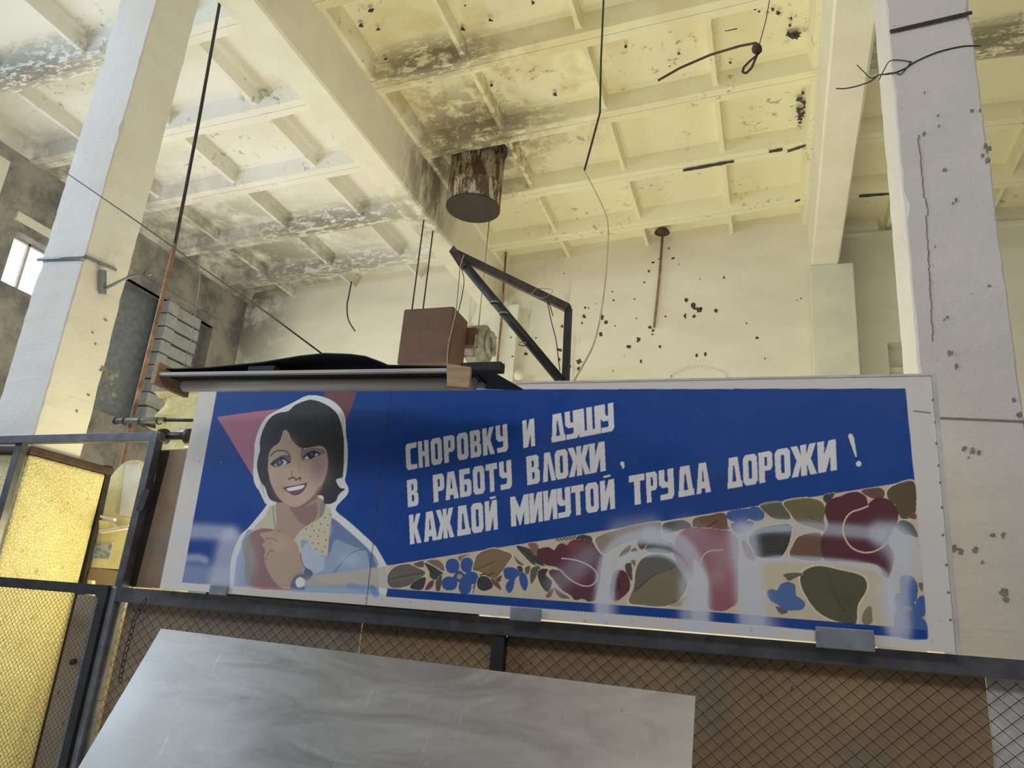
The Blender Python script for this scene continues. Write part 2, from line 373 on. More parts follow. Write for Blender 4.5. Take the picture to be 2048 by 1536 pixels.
part('pilaster', MB().box((.66, 12.3, -1.6), (1.335, 12.97, 6.2)), M['pilaster'], wf, bevel=.015)
part('lintel', MB().box((1.13, 12.9, 6.98), (6.9, 12.96, 7.06)), M['beam_stained'], wf)
# left wall with window openings
wl = thing('wall_left', (-10.9, 5, -1.6), kind='structure')
XW = -10.87
mb = MB()
def lw(y0, y1, z0, z1, d=.38): mb.box((XW - d, y0, z0), (XW, y1, z1))
W1 = (7.30, 8.55, 4.36, 5.21); W2 = (9.35, 11.75, 3.0, 5.45); W0 = (1.2, 5.9, 4.36, 5.21)
lw(-4, W0[0], -1.6, 6.4); lw(W0[0], W0[1], -1.6, W0[2]); lw(W0[0], W0[1], W0[3], 6.4)
lw(W0[1], W1[0], -1.6, 6.4); lw(W1[0], W1[1], -1.6, W1[2]); lw(W1[0], W1[1], W1[3], 6.4)
lw(W1[1], W2[0], -1.6, 6.4); lw(W2[0], W2[1], -1.6, W2[2]); lw(W2[0], W2[1], W2[3], 6.4); lw(W2[1], 12.7, -1.6, 6.4)
part('wall_panel', mb, M['left'], wl)
part('pilaster', MB().box((XW - .02, 6.05, -1.6), (XW + .28, 6.72, 6.0)), M['beam_stained'], wl)
part('lintel', MB().box((XW - .1, 7.2, 5.36), (XW + .06, 8.7, 5.48)), M['beam_stained'], wl)
part('lintel', MB().box((XW - .1, 9.25, 5.45), (XW + .05, 11.9, 5.62)), M['left'], wl)
mb = MB(); rows = 9                                          # concrete block infill pier standing in the second opening
for r in range(rows):
    z1 = 5.42 - r * .26; z0 = z1 - .235; j = random.uniform(-.02, .02)
    b = MB()
    sag = .02
    b.box((XW - .10 + j, 10.38 + random.uniform(-.03, .03), z0), (XW + .16 + j, 10.62, z1)); b.box((XW - .12, 10.615, z0 + .01), (XW + .12 + j, 11.28, z1 - .01))
    part('concrete_block', b, M['block'], wl, bevel=.012)
part('infill_panel', MB().box((XW - .34, 9.35, 3.0), (XW - .22, 11.75, 5.45)), M['steel_blue'], wl)
for (a, b, c, d, nm) in ((W1[0], W1[1], W1[2], W1[3], 1), (W0[0], W0[1], W0[2], W0[3], 2)):
    wn = thing('window_%d' % nm, (XW - .2, (a + b) / 2, c), kind='structure')
    part('pane', MB().box((XW - .30, a, c), (XW - .27, b, d)), M['pane'], wn)
    f = MB(); k = max(1, round((b - a) / .47))
    for i in range(k + 1):
        y = a + (b - a) * i / k; f.box((XW - .27, y - .02, c), (XW - .22, y + .02, d))
    f.box((XW - .27, a, c), (XW - .22, b, c + .03)); f.box((XW - .27, a, d - .03), (XW - .22, b, d))
    part('window_frame', f, M['border'], wn)

# ------------------------------------------------------------------ chips of missing plaster (bare dark concrete)
def chip_poly(mb, u, v, r, plane, off, n=13, el=1.0, ang=0, seed=0):
    rnd = random.Random(int(u * 13 + v * 7 + seed)); pts = []; r *= .9; el *= rnd.uniform(.7, 1.3)
    for k in range(n):
        t = 2 * PI * k / n; rr = r * rnd.uniform(.45, 1.3)
        a, b = rr * math.cos(t) * el, rr * math.sin(t)
        pts.append(plane(u + a * math.cos(ang) - b * math.sin(ang), v + a * math.sin(ang) + b * math.cos(ang)) + off)
    mb.prism(pts, off * .8)
mb = MB(); pl = lambda u, v: AY(u, v, 12.6)
for u, v, r in [(1338, 497, 2.5), (1306, 525, 3), (1319, 518, 2), (1346, 517, 3), (1298, 543, 2.5), (1289, 565, 2.5), (1358, 529, 1.6), (1448, 555, 3), (1400, 558, 1.3),
                (1225, 584, 1.6), (1227, 601, 2), (1269, 598, 2), (1170, 615, 3), (1177, 616, 2), (1168, 633, 4), (1164, 646, 2.5), (1204, 634, 6), (1212, 645, 4.5), (1202, 669, 5),
                (1372, 600, 5), (1388, 612, 7), (1397, 620, 6), (1370, 632, 6), (1388, 632, 3.5), (1403, 617, 4), (1432, 622, 4), (1300, 655, 4), (1306, 661, 3), (1305, 669, 2.5),
                (1277, 680, 5), (1258, 693, 5), (1320, 693, 4), (1282, 723, 4), (1230, 652, 1.6), (1273, 637, 1.6), (1331, 633, 2), (1393, 711, 4), (1411, 708, 5), (1493, 647, 1.8),
                (1514, 676, 3.5), (1530, 717, 2), (1226, 742, 2), (1249, 712, 1.3), (1124, 653, 4), (1120, 700, 5), (1118, 719, 4), (1158, 723, 5), (1157, 738, 5), (1139, 733, 4), (1128, 547, 1.6),
                (1594, 601, 1.6), (1602, 597, 1.6), (1072, 676, 2), (1052, 708, 4), (1191, 608, 1.4)]:
    chip_poly(mb, u, v, r, pl, Vector((0, -.004, 0)))
part('plaster_chip', mb, M['black_chip'], wf, kind='stuff')
mb = MB(); pl = lambda u, v: AY(u, v, 12.35)
for u, v, r in [(992, 675, 2), (985, 693, 3), (988, 708, 5), (1007, 729, 3), (991, 728, 2.5), (1025, 713, 2), (1022, 675, 1.8), (1018, 652, 1.4)]:
    chip_poly(mb, u, v, r, pl, Vector((0, -.004, 0)))
part('plaster_chip', mb, M['black_chip'], wf, kind='stuff')
mb = MB()                                                    # rough patch low on the far wall
for k in range(26):
    t = PI * k / 25; u = 1398 - 58 * math.cos(t); v = 760 - 24 * math.sin(t) * (1 + .1 * random.random())
    chip_poly(mb, u, v, 3.2, lambda a, b: AY(a, b, 12.6), Vector((0, -.006, 0)), seed=k)
part('plaster_chip', mb, M['wall'], wf, kind='stuff')
def pan(u, v):
    z = 7.1
    for _ in range(4): p = AZ(u, v, z); z = zr(p.x) + .215
    return AZ(u, v, z)
mb = MB()
for u, v, r in [(1546, 18, 4), (1510, 18, 3), (1518, 22, 3), (1557, 25, 6), (1582, 36, 4), (1580, 50, 4), (1578, 68, 7), (1588, 72, 8), (1594, 67, 6), (1606, 186, 5), (1600, 198, 5), (1608, 205, 5), (1598, 218, 7), (1603, 228, 8),
                (1600, 236, 6), (1612, 214, 4), (1612, 234, 3), (1352, 425, 4), (1410, 409, 3), (1358, 106, 4), (1252, 92, 5), (1339, 132, 2), (1523, 133, 2), (902, 32, 4), (756, 58, 4), (981, 40, 3), (722, 50, 4),
                (670, 0, 5), (742, 20, 5), (1066, 5, 5), (926, 58, 5), (771, 118, 3), (1145, 215, 4), (983, 170, 3), (1110, 188, 4), (930, 10, 2), (1460, 124, 3), (1600, 245, 3)]:
    chip_poly(mb, u, v, r, pan, Vector((0, 0, -.004)), el=1.3)
part('plaster_chip', mb, M['black_chip'], roof, kind='stuff')
mb = MB()
for (u0, v0, u1, v1, w_) in [(1366, 341, 1468, 323, 5), (1538, 304, 1565, 299, 5), (1575, 303, 1612, 291, 4), (1718, 393, 1780, 388, 4), (1450, 62, 1475, 57, 2), (1590, 403, 1600, 400, 3)]:
    n = 8; up = []; dn = []
    for i in range(n + 1):
        u = u0 + (u1 - u0) * i / n; v = v0 + (v1 - v0) * i / n; r_ = w_ * random.uniform(.3, .6)
        z = zr(AZ(u, v, 7.0).x) - .016; up.append(AZ(u, v - r_, z)); dn.append(AZ(u, v + r_, z))
    mb.prism(up + dn[::-1], (0, 0, -.004))
part('plaster_chip', mb, M['black_chip'], roof, kind='stuff')

# ------------------------------------------------------------------ columns
def rough_column(name, x0, x1, y0, y1, z0, z1, m, label, wear, chips=()):
    t = thing(name, ((x0 + x1) / 2, (y0 + y1) / 2, z0), label, 'column')
    mb = MB(); n = 220; k = 6; c = .008; loops = []
    for i in range(n + 1):
        z = z0 + (z1 - z0) * i / n
        def e(s): return mnoise.noise(Vector((s * 7.3, z * 1.6, 1))) * wear * .22 + mnoise.noise(Vector((s * 3.3, z * 9, 5))) * wear * .30 + max(0, mnoise.noise(Vector((s * 5.3, z * 4, 8))) - .25) * wear * 1.2
        pts = []
        for ci, (cx, cy, sx, sy) in enumerate(((x0, y0, 1, 1), (x1, y0, -1, 1), (x1, y1, -1, -1), (x0, y1, 1, -1))):
            cc = c + max(0, e(ci)) * 1.3; dx = e(ci + 10) * .5; dy = e(ci + 20) * .5
            A = (cx + dx, cy + dy + sy * cc, z); B = (cx + dx + sx * cc, cy + dy, z)
            pts += [A, B] if ci % 2 == 0 else [B, A]
        loops.append(pts)
    vs = [p for l in loops for p in l]
    mb.add(vs, [(i * 8 + j, i * 8 + (j + 1) % 8, (i + 1) * 8 + (j + 1) % 8, (i + 1) * 8 + j) for i in range(n) for j in range(8)])
    mb.add(loops[0], [tuple(range(8))[::-1]]); mb.add(loops[-1], [tuple(range(8))])
    part('shaft', mb, m, t); return t
cr = rough_column('column', .718, 1.15, 4.1, 4.55, -1.6, 6.25, M['colr'], 'pitted grey rendered column with a brightly lit left edge, behind the right end of the banner', .022)
ZL = lambda u, v: AY(u, v, 4.1)
mb = MB()
for a, b in (((1862, 837), (2060, 846)),):
    mb.hexa([AY(a[0], a[1] - 4, 4.096), AY(b[0], b[1] - 5, 4.096), AY(b[0], b[1], 4.096), AY(a[0], a[1], 4.096)], [AY(a[0], a[1] - 4, 4.12), AY(b[0], b[1] - 5, 4.12), AY(b[0], b[1], 4.12), AY(a[0], a[1], 4.12)])
part('joint', mb, M['chip'], cr)
mb = MB()
for i in range(60):
    u = 1836 + 8 * math.sin(i * .35) * (i / 60) + random.uniform(-1.5, 1.5) + i * .75; v = 270 + i * 7
    if i > 22: u = 1852 + (i - 22) * .35 + random.uniform(-1, 1.5)
    if i < 59:
        r = 1.1; mb.prism([ZL(u - r, v), ZL(u + r, v), ZL(u + r + 1, v + 7), ZL(u - r + 1, v + 7)], (0, -.003, 0))
for u, v, r in [(1944, 222, 3.5), (1960, 221, 3), (1889, 340, 4), (1848, 268, 4), (1878, 253, 2.5), (1849, 186, 2), (1876, 232, 2), (1900, 706, 6), (1913, 733, 5), (1912, 400, 4), (1906, 407, 3), (1978, 572, 3), (1894, 635, 2.5), (1888, 640, 2), (1870, 494, 2),
                (1928, 898, 6), (1945, 902, 7), (1957, 905, 5), (1908, 1097, 8), (1922, 1102, 6), (1950, 1100, 6), (1986, 1070, 5), (2006, 1070, 6), (2006, 1185, 9), (2012, 1200, 6), (1965, 1124, 4), (1937, 915, 3)]:
    chip_poly(mb, u, v, r, ZL, Vector((0, -.004, 0)))
for u, v, r in [(1974, 292, 6), (1981, 300, 6), (1978, 322, 6), (1969, 312, 4), (2030, 800, 5), (2041, 830, 6)]:
    chip_poly(mb, u - 3, v, r, ZL, Vector((0, -.005, 0)))
part('plaster_chip', mb, M['chip'], cr, kind='stuff')
part('strap', MB().add([], []).bar(AY(1780, 63, 4.09), AY(1944, 25, 4.09), .006, .022, (0, 0, 1)), M['dark'], cr)
cl = rough_column('column', -5.37, -4.93, 3.86, 4.28, -1.6, 6.3, M['coll'], 'tall white rendered column at the left, chipped along its corners', .024)
mb = MB(); pc = lambda u, v: AX(u, v, -4.93)
for u, v, r in [(205, 738, 6), (212, 748, 7), (222, 755, 7), (232, 752, 5), (221, 768, 4), (209, 772, 4), (227, 790, 5), (210, 640, 4), (152, 822, 4), (202, 797, 4), (184, 665, 3), (190, 688, 3), (176, 790, 3)]:
    chip_poly(mb, u, v, r, pc, Vector((.004, 0, 0)))
part('plaster_chip', mb, M['chip'], cl, kind='stuff')
mb = MB()
band = [AY(76, 519, 3.85), AY(170, 516, 3.85), (-4.92, 3.85, AX(173, 516, -4.93).z), AX(232, 540, -4.92)]
mb.tube(band, .014, 6); part('strap', mb, M['steel_blue'], cl)
hk = thing('wall_hook', AX(212, 550, -4.92), 'grey steel hook bracket strapped to the left white column', 'hook')
p0 = AX(205, 545, -4.90); p1 = AX(206, 585, -4.90)
part('plate', MB().bar(AX(205, 540, -4.9), AX(205, 588, -4.9), .03, .05), M['steel_blue'], hk)
e0 = AX(210, 577, -4.88); e1 = e0 + Vector((.36, .10, .20))
part('arm', MB().tube([e0, e0.lerp(e1, .5) + Vector((0, 0, .02)), AY(285, 547, 4.25), AY(298, 541, 4.25), AY(300, 550, 4.25)], .012, 8), M['steel_blue'], hk)
# yellow rendered casing round the foot of the left column
pl_ = thing('column_casing', (-5.1, 4.2, -1.6), 'bright yellow crackled casing around the foot of the left column', 'casing')
part('render', MB().box((-5.40, 3.84, -1.6), (-4.9, 4.52, .90)), M['plinth'], pl_, bevel=.02)
part('cap', MB().box((-5.42, 3.82, .90), (-4.87, 4.56, .955)), M['rust'], pl_, bevel=.01)

# ------------------------------------------------------------------ banner
YB = 3.6
TL, TR, BR, BL = (-.925 * YB, .348 * YB), (.188 * YB, .341 * YB), (.1865 * YB, .0165 * YB), (-.9185 * YB, .0195 * YB)
# raster of the painting, two samples per photograph pixel, colours as paint under half light
RX0, RY0, RX1, RY1, SS = 320, 750, 1930, 1320, 2
RW, RH = (RX1 - RX0) * SS, (RY1 - RY0) * SS
LIT = .46
def pc_(c): return np.clip(np.array(s2l(c)) / LIT, 0, .92).astype(np.float32)
IMG = np.empty((RH, RW, 3), np.float32); IMG[:] = pc_((160, 155, 151))
def polymask(pts):
    P = np.array(pts, float); P = (P - [RX0, RY0]) * SS
    x0 = max(0, int(P[:, 0].min()) - 1); x1 = min(RW, int(P[:, 0].max()) + 2); y0 = max(0, int(P[:, 1].min()) - 1); y1 = min(RH, int(P[:, 1].max()) + 2)
    if x1 <= x0 or y1 <= y0: return None
    X = np.arange(x0, x1) + .5; m = np.zeros((y1 - y0, x1 - x0), bool)
    for j, y in enumerate(np.arange(y0, y1) + .5):
        a = P; b = np.roll(P, -1, 0); c = (a[:, 1] > y) != (b[:, 1] > y)
        if not c.any(): continue
        xi = np.sort(a[c, 0] + (y - a[c, 1]) * (b[c, 0] - a[c, 0]) / (b[c, 1] - a[c, 1]))
        m[j] = (np.searchsorted(xi, X) % 2).astype(bool)
    return x0, y0, x1, y1, m
def fill(pts, col, al=1.0):
    r = polymask(pts)
    if r is None: return
    x0, y0, x1, y1, m = r; s = IMG[y0:y1, x0:x1]; c = pc_(col) if not isinstance(col, np.ndarray) else col
    s[m] = s[m] * (1 - al) + c * al
def spl(pts, n=8, closed=True):
    P = [np.array(p, float) for p in pts]; o = []; m = len(P)
    for i in range(m if closed else m - 1):
        a, b, c, d = (P[(i - 1) % m] if closed or i else P[0]), P[i], P[(i + 1) % m], (P[(i + 2) % m] if closed or i + 2 < m else P[-1])
        for k in range(n):
            t = k / n; o.append(.5 * (2 * b + (c - a) * t + (2 * a - 5 * b + 4 * c - d) * t * t + (3 * b - a - 3 * c + d) * t ** 3))
    if not closed: o.append(P[-1])
    return o
def blob(pts, col, al=1.0): fill(spl(pts), col, al)
def stroke(pts, w, col, al=1.0, soft=0.0, curve=True):
    P = spl(pts, 8, False) if curve and len(pts) > 2 else [np.array(p, float) for p in pts]
    P = (np.array(P) - [RX0, RY0]) * SS; w = w * SS / 2; sg = soft * SS
    pad = int(w + 3 * sg + 2)
    x0 = max(0, int(P[:, 0].min()) - pad); x1 = min(RW, int(P[:, 0].max()) + pad); y0 = max(0, int(P[:, 1].min()) - pad); y1 = min(RH, int(P[:, 1].max()) + pad)
    if x1 <= x0 or y1 <= y0: return
    X, Y = np.meshgrid(np.arange(x0, x1) + .5, np.arange(y0, y1) + .5); X = X.astype(np.float32); Y = Y.astype(np.float32); D = np.full(X.shape, 1e9, np.float32)
    for a, b in zip(P[:-1], P[1:]):
        d = b - a; L = max(1e-6, d @ d); t = np.clip(((X - a[0]) * d[0] + (Y - a[1]) * d[1]) / L, 0, 1)
        D = np.minimum(D, np.hypot(X - a[0] - t * d[0], Y - a[1] - t * d[1]))
    A = al * (np.clip(w + .5 - D, 0, 1) if sg == 0 else np.exp(-np.maximum(D - w, 0) ** 2 / (2 * sg * sg)))
    s = IMG[y0:y1, x0:x1]; s[:] = s * (1 - A[..., None]) + pc_(col) * A[..., None]
def glow(u, v, ru, rv, col, al):
    x0 = max(0, int((u - 2.5 * ru - RX0) * SS)); x1 = min(RW, int((u + 2.5 * ru - RX0) * SS)); y0 = max(0, int((v - 2.5 * rv - RY0) * SS)); y1 = min(RH, int((v + 2.5 * rv - RY0) * SS))
    X, Y = np.meshgrid(np.arange(x0, x1), np.arange(y0, y1)); A = al * np.exp(-(((X / SS + RX0 - u) / ru) ** 2 + ((Y / SS + RY0 - v) / rv) ** 2))
    s = IMG[y0:y1, x0:x1]; s[:] = s * (1 - A[..., None]) + pc_(col) * A[..., None]
BLUE = (2, 44, 104); WHT = (172, 168, 168); CREAM = (156, 142, 120)
fill([(434, 780), (1811, 777), (1829, 961), (776, 1131), (700, 1180), (458, 1172), (364, 1165)], BLUE)
fill([(434, 834), (520, 822), (610, 812), (560, 900), (506, 953)], (132, 84, 98))
fill([(506, 953), (620, 812), (520, 830)], (132, 84, 98))
fill([(650, 783), (714, 783), (686, 862), (640, 830)], (88, 56, 60))
# portrait: white halo, coat, collar, neck, face, hair
HALO = [(470, 1172), (460, 1172), (462, 1120), (478, 1075), (500, 1052), (532, 1012), (530, 1006), (520, 985), (507, 958), (509, 900), (510, 885), (518, 858), (532, 835), (556, 820), (590, 803), (612, 792), (635, 791), (662, 800), (680, 815), (690, 835), (692, 870), (695, 890), (695, 925),
        (692, 950), (690, 962), (697, 977), (694, 990), (680, 1005), (673, 1014), (674, 1024), (700, 1045), (745, 1086), (756, 1100), (772, 1128), (775, 1134), (775, 1178), (745, 1178)]
fill(spl(HALO, 4), WHT)
fill([(462, 1172), (745, 1185), (776, 1190), (776, 1130), (600, 1120), (470, 1100)], WHT)
COAT = (116, 136, 160)
fill([(467, 1172), (472, 1120), (484, 1088), (482, 1085), (495, 1060), (660, 1034), (672, 1040), (690, 1058), (740, 1100), (750, 1118), (756, 1135), (758, 1190), (600, 1184)], COAT)
fill(spl([(664, 1036), (690, 1056), (736, 1098), (716, 1096), (690, 1086), (670, 1080), (660, 1106), (656, 1090), (664, 1060)], 4), (88, 108, 150))
stroke([(668, 1145), (690, 1118), (708, 1103), (730, 1100), (748, 1112), (756, 1130)], 2.2, (84, 104, 140))
glow(700, 1120, 22, 14, (140, 158, 174), .6)
fill([(733, 1098), (745, 1110), (754, 1134), (740, 1136)], (84, 104, 150))
# red and grey jersey, hand
fill(spl([(484, 1086), (500, 1068), (515, 1060), (540, 1058), (565, 1064), (590, 1100), (600, 1170), (500, 1174), (490, 1120)], 4), (128, 122, 118))
fill(spl([(500, 1070), (518, 1058), (545, 1057), (575, 1068), (585, 1090), (560, 1110), (556, 1150), (590, 1178), (505, 1172), (510, 1120)], 4), (134, 92, 100))
glow(505, 1125, 12, 40, (128, 124, 120), .7)
SK = (156, 128, 106)
fill(spl([(520, 1068), (545, 1062), (552, 1062), (580, 1072), (594, 1084), (600, 1108), (608, 1134), (602, 1142), (588, 1152), (582, 1176), (560, 1174), (540, 1150), (528, 1120), (530, 1100), (524, 1090), (530, 1082)], 4), SK)
stroke([(532, 1078), (545, 1077), (556, 1084)], 1.6, (128, 88, 88)); stroke([(540, 1098), (548, 1104)], 1.4, (120, 92, 88)); stroke([(530, 1120), (538, 1104), (545, 1102)], 1.4, (128, 92, 88))
stroke([(527, 1118), (536, 1120)], 1.4, (130, 96, 90)); glow(560, 1090, 14, 10, (170, 138, 116), .5); glow(560, 1140, 16, 20, (148, 138, 116), .6)
# collar left, neck, polka dot collar, shirt
fill([(500, 1066), (512, 1050), (530, 1032), (540, 1012), (556, 1008), (552, 1062), (544, 1058), (525, 1056), (508, 1062)], (160, 152, 126))
fill(spl([(555, 1000), (553, 1040), (552, 1062), (570, 1068), (590, 1078), (604, 1060), (640, 1036), (648, 1000), (600, 990)], 3), (150, 122, 104))
fill(spl([(580, 1012), (612, 1012), (628, 1006), (640, 985), (630, 1000), (636, 1020), (622, 1050), (602, 1046), (588, 1030)], 4), (128, 92, 92), .75)
fill(spl([(642, 1005), (652, 1008), (646, 1030), (640, 1034)], 3), (120, 116, 118))
POLKA = [(588, 1078), (600, 1062), (622, 1046), (645, 1034), (652, 1010), (660, 1014), (664, 1030), (664, 1040), (660, 1075), (656, 1112), (648, 1112), (636, 1106), (626, 1096), (616, 1082), (606, 1078), (600, 1082), (604, 1100), (600, 1110), (596, 1090)]
fill(POLKA, (164, 157, 128)); stroke([(546, 1013), (548, 1040), (551, 1060), (560, 1062)], 1.6, (120, 112, 92))
for u, v in [(650, 1035), (641, 1048), (660, 1029), (624, 1052), (612, 1058), (641, 1048), (656, 1050), (628, 1061), (638, 1060), (649, 1064), (621, 1073), (636, 1072), (652, 1080), (625, 1086), (637, 1087), (650, 1093), (644, 1103), (632, 1098), (612, 1090)]:
    stroke([(u, v), (u + .1, v)], 2.6, (60, 52, 48))
stroke([(664, 1036), (659, 1075), (656, 1112)], 1.2, (90, 92, 98))
fill([(604, 1098), (612, 1086), (618, 1084), (628, 1098), (640, 1110), (649, 1114), (648, 1140), (632, 1148), (616, 1140), (606, 1128), (601, 1112)], (142, 150, 168))
stroke([(601, 1106), (604, 1124), (612, 1138), (624, 1148)], 1.3, (90, 84, 84))
fill(spl([(582, 1176), (584, 1160), (596, 1150), (606, 1148), (612, 1136), (626, 1146), (616, 1160), (604, 1158), (610, 1178), (600, 1180)], 4), (84, 96, 120))
glow(640, 1165, 40, 9, (158, 142, 120), .8); glow(690, 1160, 50, 8, (160, 146, 130), .8)
fill([(622, 1152), (745, 1136), (775, 1131), (775, 1178), (745, 1172), (700, 1166), (650, 1168)], (158, 145, 128), .8)
stroke([(700, 1172), (725, 1178)], 7, (96, 118, 156), .6, 2.5); stroke([(744, 1176), (752, 1188)], 8, (84, 106, 150), .8, 2)
blob([(592, 1160), (600, 1154), (609, 1160), (608, 1171), (598, 1175), (592, 1170)], (190, 190, 192))
# hair, face
HAIR = [(572, 1004), (552, 1004), (538, 996), (530, 975), (520, 960), (514, 935), (516, 915), (520, 900), (520, 880), (528, 855), (540, 836), (556, 826), (576, 822), (590, 810), (612, 801), (628, 800), (650, 808), (670, 822), (680, 840), (686, 865), (688, 890), (688, 920), (686, 950),
        (684, 955), (672, 960), (680, 975), (690, 978), (682, 985), (676, 992), (672, 1002), (660, 1008), (648, 1006), (640, 990)]
fill(spl(HAIR, 4), (62, 58, 60)); 
for i in range(46):
    a = random.random(); u = 522 + a * 30; v = 880 + random.random() * 90
    stroke([(u, v), (u - 4 + a * 4, v + 14), (u + 2, v + 28)], 1, random.choice([(88, 88, 98), (50, 46, 48), (76, 72, 76)]), .5)
for i in range(60):
    u = 600 + random.random() * 84; v = 815 + random.random() * 120
    stroke([(u, v), (u + 4, v + 12), (u + 3, v + 26)], 1, random.choice([(74, 70, 70), (46, 43, 46), (66, 60, 58)]), .5)
FACE = [(566, 862), (572, 860), (578, 866), (584, 880), (598, 894), (612, 896), (640, 892), (652, 900), (656, 925), (652, 950), (642, 975), (626, 998), (604, 1012), (588, 1014), (572, 1008), (556, 994), (543, 970), (538, 950), (536, 935), (538, 908), (545, 895), (558, 885), (564, 870)]
fill(spl(FACE, 4), (164, 136, 112))
glow(636, 940, 20, 28, (140, 108, 108), .85); glow(600, 985, 20, 14, (176, 142, 120), .4); glow(560, 975, 12, 22, (150, 120, 104), .6); glow(585, 905, 10, 24, (172, 146, 118), .5)
fill(spl([(640, 972), (644, 978), (626, 1002), (604, 1014), (590, 1016), (606, 1008), (624, 994)], 4), (122, 84, 86), .8)
# eyes, brows, nose, mouth
stroke([(541, 912), (550, 903), (563, 901), (574, 904), (580, 912)], 2.0, (64, 48, 50)); fill(spl([(552, 918), (566, 910), (580, 912), (582, 922), (570, 925), (562, 916)], 4), (100, 84, 86), .8)
blob([(541, 927), (552, 918), (566, 914), (577, 922), (582, 924), (570, 930), (552, 934), (544, 931)], (66, 64, 72)); blob([(549, 930), (556, 921), (567, 919), (574, 925), (568, 930), (556, 932)], (164, 160, 162))
blob([(551, 926), (556, 919), (564, 919), (567, 925), (562, 931), (554, 931)], (66, 72, 86)); glow(559, 925, 3, 3, (120, 130, 150), .8)
stroke([(543, 930), (553, 919), (566, 916), (576, 924)], 1.6, (44, 38, 42))
stroke([(603, 902), (607, 896), (614, 894)], 2.0, (66, 50, 52)); fill(spl([(602, 905), (620, 896), (645, 898), (648, 908), (620, 910), (606, 922)], 4), (112, 92, 92), .7)
blob([(607, 918), (614, 908), (626, 902), (636, 904), (640, 910), (630, 914), (618, 919)], (50, 56, 66)); fill([(608, 918), (614, 911), (618, 918)], (176, 172, 172)); fill([(629, 912), (632, 906), (638, 909), (632, 913)], (160, 158, 160))
stroke([(605, 916), (614, 907), (627, 902), (640, 907)], 1.5, (40, 38, 44)); glow(623, 908, 2.5, 2.5, (110, 124, 146), .8)
stroke([(583, 942), (583, 954), (578, 957)], 1.4, (110, 66, 66)); stroke([(577, 958), (588, 955), (592, 960), (600, 955), (601, 960)], 3.0, (108, 64, 72)); stroke([(598, 918), (598, 944)], 1.2, (128, 96, 92), .7)
blob([(566, 976), (580, 972), (600, 970), (614, 967), (608, 981), (598, 989), (588, 991), (578, 986)], (116, 70, 84)); blob([(574, 977), (590, 973), (608, 970), (604, 977), (588, 981), (577, 982)], (206, 206, 208))
stroke([(566, 976), (576, 974), (590, 972), (602, 969), (614, 966)], 1.6, (92, 50, 64))
for k in range(5): stroke([(582 + k * 5, 974 - k * .8), (582 + k * 5, 980 - k * .8)], .6, (150, 150, 156), .6)
# floral band
fill([(776, 1131), (1829, 961), (1855, 1262), (775, 1179)], CREAM)
OL, DG, BR_, OR, RD, BF = (96, 90, 78), (66, 66, 64), (120, 96, 62), (104, 78, 62), (104, 46, 62), (32, 74, 144)
def leaf(pts, col, vein=None, out=(176, 162, 138)):
    s = spl(pts, 6); c = np.mean(np.array(s), 0); fill([c + (np.array(p) - c) * 1.06 for p in s], out, .8); fill(s, col)
    if vein: stroke(vein, 1.3, tuple(int(x * .55) for x in col), .8); stroke([(a, b + 5) for a, b in vein], .8, tuple(min(255, int(x * 1.3)) for x in col), .5)
leaf([(776, 1150), (790, 1134), (815, 1128), (836, 1136), (851, 1145), (838, 1158), (815, 1172), (790, 1176), (777, 1170)], (100, 94, 78), [(780, 1158), (810, 1152), (845, 1146)])
leaf([(827, 1128), (846, 1122), (847, 1134), (836, 1134)], (110, 84, 66)); leaf([(849, 1126), (858, 1142), (860, 1154), (872, 1160), (886, 1148), (878, 1140), (862, 1130)], (74, 74, 68), [(852, 1130), (868, 1148)])
leaf([(853, 1122), (872, 1119), (886, 1128), (888, 1142), (876, 1136), (862, 1128)], (118, 98, 74)); leaf([(820, 1176), (830, 1162), (850, 1154), (850, 1168), (842, 1180)], (70, 68, 66)); leaf([(850, 1178), (858, 1164), (868, 1160), (866, 1172), (856, 1180)], (112, 62, 78))
leaf([(872, 1162), (884, 1150), (880, 1180), (872, 1180)], (88, 84, 74)); leaf([(917, 1120), (918, 1112), (940, 1108), (928, 1114), (921, 1122)], (124, 102, 78))
def flower(cx, cy, pet, col, dot):
    for (a, b, c, d) in pet: blob([(a - c, b), (a - c * .7, b - d * .75), (a, b - d), (a + c * .7, b - d * .75), (a + c, b), (a + c * .7, b + d * .75), (a, b + d), (a - c * .7, b + d * .75)], col)
    blob([(cx - 12, cy), (cx, cy - 12), (cx + 12, cy), (cx, cy + 12)], col)
    if dot: stroke([(cx, cy), (cx + .1, cy)], 11, (132, 122, 104)); stroke([(cx, cy), (cx + .1, cy)], 6, (150, 124, 96))
flower(919, 1153, [(905, 1132, 14, 15), (934, 1130, 13, 15), (942, 1156, 15, 13), (930, 1174, 13, 15), (899, 1167, 16, 14)], BF, True)
leaf([(948, 1128), (956, 1108), (985, 1097), (1008, 1102), (1024, 1111), (1014, 1128), (1000, 1148), (986, 1158), (960, 1144), (946, 1140)], (124, 98, 62), [(950, 1140), (975, 1130), (990, 1122)])
leaf([(954, 1162), (962, 1152), (978, 1156), (986, 1174), (968, 1182), (956, 1176)], (68, 68, 66)); leaf([(982, 1156), (996, 1164), (1003, 1180), (992, 1174), (984, 1166)], (112, 80, 58)); leaf([(990, 1160), (1003, 1150), (1000, 1164)], (112, 78, 60))
stroke([(946, 1176), (950, 1168), (946, 1186)], 1.4, (46, 42, 40)); stroke([(960, 1150), (972, 1148)], 2.6, (48, 46, 44)); stroke([(975, 1152), (986, 1146)], 2, (48, 46, 44))
